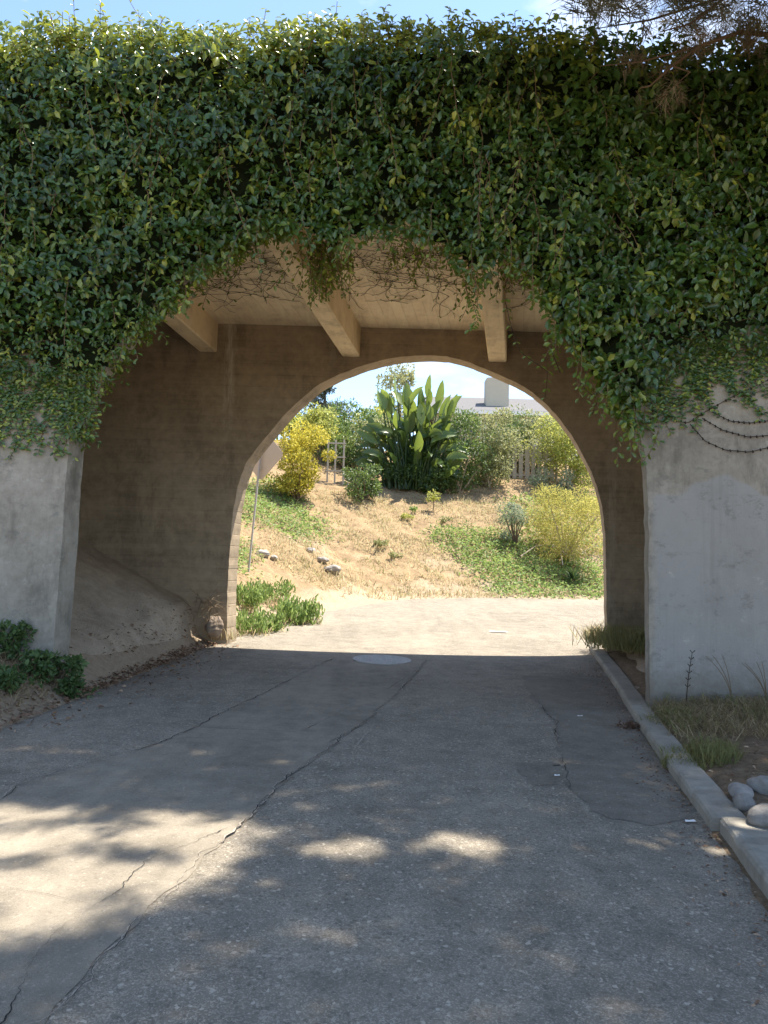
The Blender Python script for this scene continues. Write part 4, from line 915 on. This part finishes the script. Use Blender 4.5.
stone('boulder', 'rounded brown rock at the foot of the far arch left jamb', P(213, 634, YF-.25), .17, 'rock', None, (1.0, .8, .95), .25)
t0_ = P(208, 606, YF-.25); t = thing('twig_heap', 'heap of dry grey twigs behind the brown rock', 'twigs', t0_); b = MB()
for i in range(34):
    o = t0_+rng.normal(0, .13, 3)*[1.3, .6, .8]+[0, 0, -.05]; d = unit(1)[0]*rng.uniform(.1, .28); b.tube([o-d, o+[0, 0, .05], o+d*[1, 1, .6]], .004, 4)
b.build('twig', M['deadneedle'], t)
o = P(222, 622, YF+.05); k = 90; q = o+rng.normal(0, 1, (k, 3))*[.13, .08, 0]; q[:, 2] = [max(Hs(a_, c_), .2) for a_, c_ in q[:, :2]]
t = thing('dry_tuft', 'orange brown dry grass tuft catching the sun beside the rock', 'dry grass', o); blades('blade', M['straw'], q, rng.uniform(.12, .32, k), np.full(k, .018), rng.uniform(.2, .9, k), rng.uniform(.3, .8, k), t)

# ------------------------------------------------------------------ right verge
def patch(x0, x1, y0, y1, n, dens=None):
    p = np.stack([rng.uniform(x0, x1, n*3), rng.uniform(y0, y1, n*3)], 1); rx = np.interp(p[:, 1], RE[:, 1], RE[:, 0]); p = p[(p[:, 0] > rx+.17) & (p[:, 1] < YN-.02)]
    p = p[:n]; return np.stack([p[:, 0], p[:, 1], H(p[:, 0], p[:, 1])], 1)
p = patch(2.3, 5.4, 4.9, YN, 15000); kk = (wob(p[:, 0], p[:, 1], 2.0, 1)+rng.normal(0, .45, len(p)) + 1.1*(p[:, 1]-7.2) > -.1) & (p[:, 1] > 5.5 + .3*wob(p[:, 0], p[:, 1], 3)); p = p[kk]; n = len(p)
tag(blades('dry_grass', M['deadgrass'], p, rng.uniform(.05, .20, n), rng.uniform(.004, .009, n), rng.uniform(.6, 2.6, n), np.clip(rng.normal(.5, .25, n), 0, 1), None, 'stuff'), 'trampled brown dry grass on the verge before the right pier', 'dry grass')
p = patch(2.3, 5.4, 6.9, YN, 2600); p = p[wob(p[:, 0], p[:, 1], 3, 1)+rng.normal(0, .3, len(p)) > .15]; n = len(p)
tag(blades('verge_grass', M['grass'], p, rng.uniform(.06, .24, n), rng.uniform(.005, .010, n), rng.uniform(.4, 1.5, n), np.clip(rng.normal(.45, .22, n), 0, 1), None, 'stuff'), 'thin mixed green grass along the foot of the right pier', 'grass')
bb = verge(708, 762); n = 900; a_ = rng.uniform(0, 6.28, n); r_ = np.sqrt(rng.uniform(0, 1, n)); p = np.stack([bb[0]+np.cos(a_)*r_*.30, bb[1]+.15+np.sin(a_)*r_*.34, np.zeros(n)], 1); p[:, 2] = H(p[:, 0], p[:, 1])
t = thing('grass_tuft', 'green grass tuft spilling toward the kerb on the dry verge', 'grass', bb); blades('blade', M['grass'], p, rng.uniform(.07, .19, n), rng.uniform(.005, .011, n), rng.uniform(.3, 1.3, n), np.clip(rng.normal(.4, .2, n), 0, 1), t)
bb = verge(672, 722); n = 420; a_ = rng.uniform(0, 6.28, n); r_ = np.sqrt(rng.uniform(0, 1, n)); p = np.stack([bb[0]+np.cos(a_)*r_*.24, bb[1]+.1+np.sin(a_)*r_*.24, np.zeros(n)], 1); p[:, 2] = H(p[:, 0], p[:, 1])
t = thing('grass_tuft', 'small green grass tuft at the left corner of the right pier', 'grass', bb); blades('blade', M['grass'], p, rng.uniform(.08, .2, n), rng.uniform(.005, .01, n), rng.uniform(.3, 1.3, n), np.clip(rng.normal(.35, .2, n), 0, 1), t)
# tall grass clump at the far right jamb
x_, y_ = P(626, 640, 12.4)[0], 12.4; n = 1100; p = np.stack([rng.normal(x_, .26, n), rng.normal(y_+.1, .45, n), np.full(n, .32)], 1)
t = thing('grass_clump', 'tall green grass clump at the foot of the far right jamb', 'grass', (x_, y_, .3)); blades('blade', M['grass'], p, rng.uniform(.2, .52, n), rng.uniform(.010, .018, n), rng.uniform(.3, 1.3, n), np.clip(rng.normal(.5, .22, n), 0, 1), t)
x_, y_ = 4.05, 13.75; n = 300; p = np.stack([rng.normal(x_, .12, n), rng.normal(y_, .25, n), np.full(n, .3)], 1)
t = thing('grass_clump', 'sunlit yellow grass clump at the kerb beside the far right jamb', 'grass', (x_, y_, .25)); blades('blade', M['straw'], p, rng.uniform(.15, .4, n), rng.uniform(.012, .02, n), rng.uniform(.3, 1.3, n), np.clip(rng.normal(.6, .22, n), 0, 1), t)
# tall dry weeds in front of the pier
for lab, px, h_, cnt_ in (('tall thin dark weed stalk in front of the right pier corner', 676, .62, 1), ('long arching dry grass stalk before the middle of the right pier', 722, .6, 3), ('bent dry grass stalk at the right frame edge before the pier', 760, .5, 4)):
    bb = verge(px, 704); bb[1] = min(bb[1], YN-.22); bb[2] = Hs(bb[0], bb[1]); t = thing('weed_stalk', lab, 'weed', bb); b = MB()
    for i in range(cnt_):
        l_ = rng.normal(0, .12) if cnt_ == 1 else rng.uniform(-.45, .2); pts_ = [bb+np.array([l_*s_**2, -.05*s_, h_*(s_-.25*abs(l_)*s_**2)]) for s_ in np.linspace(0, 1, 9)]; b.tube(pts_, np.linspace(.007, .003, 9), 4)
        if cnt_ == 1:
            for q in pts_[3:]:
                for s_ in (-1, 1): b.tube([q, q+[s_*.028, -.01, .03]], [.003, .006], 4)
    b.build('stalk', M['deadneedle' if cnt_ > 1 else 'runner'], t)
# ------------------------------------------------------------------ left front weeds, litter
for lab, px, py, w_, h_, n_ in (('leafy dark green weed against the corner of the left pier', 58, 672, .60, .28, 620), ('trailing dark green weed reaching over the dirt edge', 76, 684, .42, .18, 300), ('bushy green weed at the left frame edge by the pier', 8, 650, .70, .36, 650), ('low green weed at the left frame edge near the road', 12, 690, .6, .22, 420), ('sparse green weed on the bank between the larger weeds', 34, 676, .5, .26, 500)):
    bb = hit(px, py, 4.0, 8.3); shrub('weed', lab, 'weed', bb, w_, h_, 'weed', n_, .062, 16, wr=.6, low=.02, lr=.36, smat='deadneedle', tint0=.6)
p = np.stack([rng.uniform(-4.8, -3.3, 1600), rng.uniform(6.0, YN-.05, 1600)], 1); lx = np.interp(p[:, 1], LE[:, 1], LE[:, 0]); p = p[p[:, 0] < lx-.12]; p = np.stack([p[:, 0], p[:, 1], H(p[:, 0], p[:, 1])], 1); n = len(p)
tag(blades('verge_grass', M['deadgrass'], p, rng.uniform(.03, .16, n), rng.uniform(.005, .01, n), rng.uniform(.5, 2, n), rng.uniform(.1, .9, n), None, 'stuff'), 'sparse dry grass on the bank before the left pier', 'dry grass')
M['litter'] = leaf_mat('dead_leaf', (.09, .05, .032), (.22, .135, .085), (.42, .30, .20), .8, .15, .05)
sl = [o_ for o_ in bpy.data.objects if o_.name.startswith('dirt_slope')][0]
from mathutils.bvhtree import BVHTree
bv = BVHTree.FromPolygons([v.co[:] for v in sl.data.vertices], [p_.vertices[:] for p_ in sl.data.polygons])
pts_ = []
while len(pts_) < 2300:
    y = rng.uniform(6.6, 13.1); lx = np.interp(y, LE[:10, 1], LE[:10, 0]); x = lx - abs(rng.normal(0, .28)) + .10 if rng.random() < .8 else lx + rng.normal(.1, .3)
    z = Hs(x, y) if x < lx else float(zr(x, y))+.012
    h_ = bv.ray_cast(Vector((x, y, 5)), Vector((0, 0, -1)))
    if h_[0] is not None and (h_[0].z > z or y > YN+.2): z = max(z if y < YN+.2 or x > lx else -9, h_[0].z)
    if y < 8.6 and rng.random() < .55: continue
    pts_.append((x, y, z+.012))
p = np.array(pts_); n = len(p); Ls = rng.uniform(.025, .075, n)
tag(leaf_mesh('leaf_litter', M['litter'], p, rng.normal(0, 1, (n, 3))*[1, 1, .25], rng.normal(0, .35, (n, 3))+[0, 0, 1], Ls, Ls*.6, np.clip(rng.normal(.45, .28, n), 0, 1), None, 'stuff'), 'brown fallen leaves gathered along the foot of the dirt slope', 'leaf litter')
q_ = []
while len(q_) < 900:
    y = rng.uniform(2.5, 12.5); rx = np.interp(y, RE[:, 1], RE[:, 0]); x = rx - abs(rng.normal(0, .13)) - .01; q_.append((x, y, float(zr(x, y))+.014))
p = np.array(q_); n = len(p); Ls = rng.uniform(.010, .035, n)
tag(leaf_mesh('gutter_debris', M['litter'], p, rng.normal(0, 1, (n, 3))*[1, 1, .2], rng.normal(0, .35, (n, 3))+[0, 0, 1], Ls, Ls*.5, np.clip(rng.normal(.5, .28, n), 0, 1), None, 'stuff'), 'dry leaf crumbs and grit lying along the right kerb', 'leaf litter')
p = patch(2.3, 5.0, 4.2, YN, 1500); p[:, 2] += .012; n = len(p); Ls = rng.uniform(.012, .05, n)
tag(leaf_mesh('verge_litter', M['litter'], p, rng.normal(0, 1, (n, 3))*[1, 1, .25], rng.normal(0, .4, (n, 3))+[0, 0, 1], Ls, Ls*.4, np.clip(rng.normal(.5, .28, n), 0, 1), None, 'stuff'), 'dead leaf scraps and twiglets on the bare verge by the cobbles', 'leaf litter')
M['paper'] = plain('white_paper', (.75, .73, .68), .8, .2, .1, 30)
for lab, px, py, w_ in (('small white paper scrap near the broken kerb joint', 690, 823, .034), ('white scrap on the dark road patch in shade', 580, 717, .03), ('flat white scrap on the sunlit road beyond the arch', 498, 632, .2), ('tiny white scrap on the square road patch', 557, 777, .022)):
    c = road_pt(px, py); b = MB(); b.add([c+[-w_, -w_*.4, .012], c+[w_, -w_*.5, .016], c+[w_*.9, w_*.4, .02], c+[0, w_*.6, .012], c+[-w_*.8, w_*.5, .018]], [(0, 1, 2, 3, 4)]); tag(b.build('paper_scrap', M['paper'], None), lab, 'litter')
c = road_pt(631, 728); t = thing('leaf_clump', 'dark clump of rotted leaves lying against the kerb', 'leaves', c); p = c+rng.normal(0, 1, (120, 3))*[.06, .05, .01]+[0, 0, .025]; leaf_mesh('foliage', M['litter'], p, rng.normal(0, 1, (120, 3)), rng.normal(0, 1, (120, 3))+[0, 0, 1], np.full(120, .04), np.full(120, .024), np.full(120, .05), t)

# ------------------------------------------------------------------ big pine on the right: branches over the deck, unseen crown shaped to shade the road
pb_ = np.array([5.6, 5.2, Hs(5.6, 5.2)]); pine = thing('pine_tree', 'large pine with browning needles overhanging the top right of the bridge', 'tree', pb_)
b = MB(); trunk = [pb_-[0, 0, .3], pb_+[-.05, .1, 2.5], pb_+[-.3, .25, 5], pb_+[-.45, .5, 7.5], pb_+[-.6, .7, 10]]; b.tube(trunk, [.34, .28, .24, .18, .10], 10); b.build('trunk', M['bark'], pine)
def project(p):
    d = np.asarray(p)-CAM; f_ = d@f0; return 384+F*(d@CR)/f_, 512-F*(d@CU)/f_, f_
SXX, SYY = SX, SY
lit = [road_pt(*q)[:2] for q in ((-160, 806), (100, 808), (250, 812), (300, 838), (240, 880), (165, 915), (60, 950), (-160, 975))]
holes = [(road_pt(*q)[:2], r_) for q, r_ in (((350, 850), .21), ((462, 842), .25), ((748, 850), .22), ((695, 846), .16))]
def inpoly(x, y, Q):
    r_ = False
    for (ax, ay), (bx, by) in zip(Q, Q[1:]+Q[:1]):
        if (ay > y) != (by > y) and x < (bx-ax)*(y-ay)/(by-ay)+ax: r_ = not r_
    return r_
C = []; tries = 0  # crown clumps lie on the sun rays of ground spots meant to be shaded
while len(C) < 7000 and tries < 140000:
    tries += 1; gx_, gy_ = rng.uniform(-3.3, 3.4), rng.uniform(1.7, 7.1)
    dens = 1.0
    if inpoly(gx_, gy_, lit): dens = .02 if wob(gx_, gy_, 5.5, 2) < .18 else .22
    
    for (hc, hr) in holes:
        if np.hypot((gx_-hc[0])*.8, (gy_-hc[1])) < hr*.5+.10: dens = 0
    if rng.random() > dens: continue
    h_ = rng.uniform(6.9, 9.8); c = np.array([gx_+h_*SXX, gy_+h_*SYY, h_]); px_, py_, f_ = project(c)
    if -75 < py_ and px_ < 830:
        h_ = rng.uniform(9.6, 11.6); c = np.array([gx_+h_*SXX, gy_+h_*SYY, h_]); px_, py_, f_ = project(c)
        if -75 < py_ and px_ < 830: continue
    C.append(c)
vis = []
for k in range(150):
    px_ = rng.uniform(575, 800); py_ = rng.uniform(-25, 30) if px_ > 640 else rng.uniform(-30, 14)
    vis.append(P(px_, py_, rng.uniform(7.2, 8.9)))
def needles(name, mat, C, per, ln, wd, down, tn):
    C = np.asarray(C); n = len(C)*per; ax_ = nrm(unit(len(C))+np.array([-.4, 0, -down])); k = np.repeat(np.arange(len(C)), per)
    D = nrm(ax_[k]*1.0 + rng.normal(0, .55, (n, 3))); o = C[k] + ax_[k]*rng.uniform(-.12, .12, (n, 1)) + rng.normal(0, .035, (n, 3))
    Ls = ln*rng.uniform(.7, 1.2, n); S_ = nrm(np.cross(D, unit(n)))*wd/2; V = np.stack([o-S_, o+S_, o+D*Ls[:, None]+np.array([0, 0, -.02])], 1).reshape(-1, 3)
    me = bpy.data.meshes.new(name); me.vertices.add(3*n); me.vertices.foreach_set('co', V.astype(np.float32).reshape(-1)); me.loops.add(3*n); me.loops.foreach_set('vertex_index', np.arange(3*n, dtype=np.int32))
    me.polygons.add(n); me.polygons.foreach_set('loop_start', np.arange(0, 3*n, 3, dtype=np.int32)); me.polygons.foreach_set('loop_total', np.full(n, 3, np.int32)); me.update(calc_edges=True)
    a_ = me.attributes.new('tint', 'FLOAT', 'POINT'); a_.data.foreach_set('value', np.repeat(np.clip(tn+rng.normal(0, .15, len(C)), 0, 1)[k], 3).astype(np.float32)); return link(me, name, M[mat], pine, False)
needles('needles', 'needle', np.array(C+vis[:95]), 36, .23, .013, .2, .5)
dead = [P(px_+rng.normal(0, 7), py_+rng.normal(0, 5), YN-.72+rng.normal(0, .1)) for px_, py_, n_ in [(692, 50, 6), (705, 44, 5), (628, 55, 3), (641, 60, 3), (675, 84, 3), (655, 95, 2), (662, 100, 2), (755, 40, 8), (740, 30, 7), (720, 30, 6), (690, 30, 5), (770, 50, 6), (665, 70, 3)] for _ in range(n_)]
needles('dead_needles', 'deadneedle', np.array(dead+vis[95:]), 30, .17, .006, .9, .5)
def limb(pts_, r0_, r1_):
    b = MB(); q = np.array(pts_, float); b.tube(q, np.linspace(r0_, r1_, len(q)), 6); b.build('limb', M['bark'], pine)
lb0 = np.array(trunk[3])
limb([trunk[2]+np.array([0, 0, 1.2]), P(800, 38, 7.6), P(740, 32, 7.65), P(700, 46, 7.7), P(672, 66, 7.68), P(650, 86, 7.66), P(640, 88, 7.66)], .035, .005)
limb([trunk[3], P(790, -10, 8.1), P(720, -2, 8.1), P(650, 20, 8.1), P(600, 28, 8.1)], .035, .005)
limb([trunk[3], P(800, -40, 7.6), P(735, -10, 7.6), P(690, 24, 7.6), P(660, 32, 7.6)], .03, .005)
limb([P(672, 66, 7.68), P(690, 72, 7.6), P(664, 96, 7.6)], .012, .004); limb([P(700, 46, 7.7), P(640, 62, 7.7), P(600, 66, 7.7)], .014, .004)
Ca = np.array(C)
for k in range(26):
    q = Ca[int(rng.integers(0, len(Ca)))]
    if q[0]-q[2]*SXX < .2: continue
    s_ = np.array(trunk[3])*(1-.25)+np.array(trunk[4])*.25 if q[2] > 8.5 else np.array(trunk[2])*.3+np.array(trunk[3])*.7
    limb([s_, s_*.5+q*.5+[0, 0, .3], q], .05, .008)


# ------------------------------------------------------------------ light
sun = bpy.data.lights.new('sun', 'SUN'); sun.energy = 4.6; sun.angle = math.radians(.53); sun.color = (1, .925, .81)
so = bpy.data.objects.new('sun', sun); COL.objects.link(so); so.rotation_euler = Vector((-SX, -SY, -1)).to_track_quat('-Z', 'Y').to_euler()
w = bpy.data.worlds.new('World'); sc.world = w; w.use_nodes = True; t = w.node_tree; t.nodes.clear()
sky = t.nodes.new('ShaderNodeTexSky'); sky.sky_type = 'NISHITA'; sky.sun_disc = False
sky.sun_elevation = math.atan(1/math.hypot(SX, SY)); sky.sun_rotation = math.atan2(SX, SY); sky.air_density = 1.0; sky.dust_density = .25; sky.ozone_density = 1.5
tc = t.nodes.new('ShaderNodeTexCoord'); mp = t.nodes.new('ShaderNodeMapping'); mp.inputs['Scale'].default_value = (1, 1, 2.6); mp.inputs['Location'].default_value = (.35, .1, .2)
no = t.nodes.new('ShaderNodeTexNoise'); no.inputs['Scale'].default_value = 2.6; no.inputs['Detail'].default_value = 7; no.inputs['Roughness'].default_value = .55
rp = t.nodes.new('ShaderNodeValToRGB'); rp.color_ramp.elements[0].position = .53; rp.color_ramp.elements[1].position = .70
mx = t.nodes.new('ShaderNodeMix'); mx.data_type = 'RGBA'; mx.inputs[7].default_value = (4.3, 4.2, 4.05, 1)
bg = t.nodes.new('ShaderNodeBackground'); bg.inputs[1].default_value = .12; ou = t.nodes.new('ShaderNodeOutputWorld')
t.links.new(tc.outputs['Generated'], mp.inputs[0]); t.links.new(mp.outputs[0], no.inputs['Vector']); t.links.new(no.outputs[0], rp.inputs[0])
t.links.new(rp.outputs[0], mx.inputs[0]); t.links.new(sky.outputs[0], mx.inputs[6]); t.links.new(mx.outputs[2], bg.inputs[0]); t.links.new(bg.outputs[0], ou.inputs[0])
sc.view_settings.view_transform = 'Standard'; sc.view_settings.look = 'None'; sc.view_settings.exposure = 1.62; sc.view_settings.gamma = 1
sc.view_settings.use_curve_mapping = False
sc.cycles.max_bounces = 10; sc.cycles.diffuse_bounces = 6; sc.cycles.transmission_bounces = 4; sc.cycles.sample_clamp_indirect = 8
sc.cycles.use_denoising = True
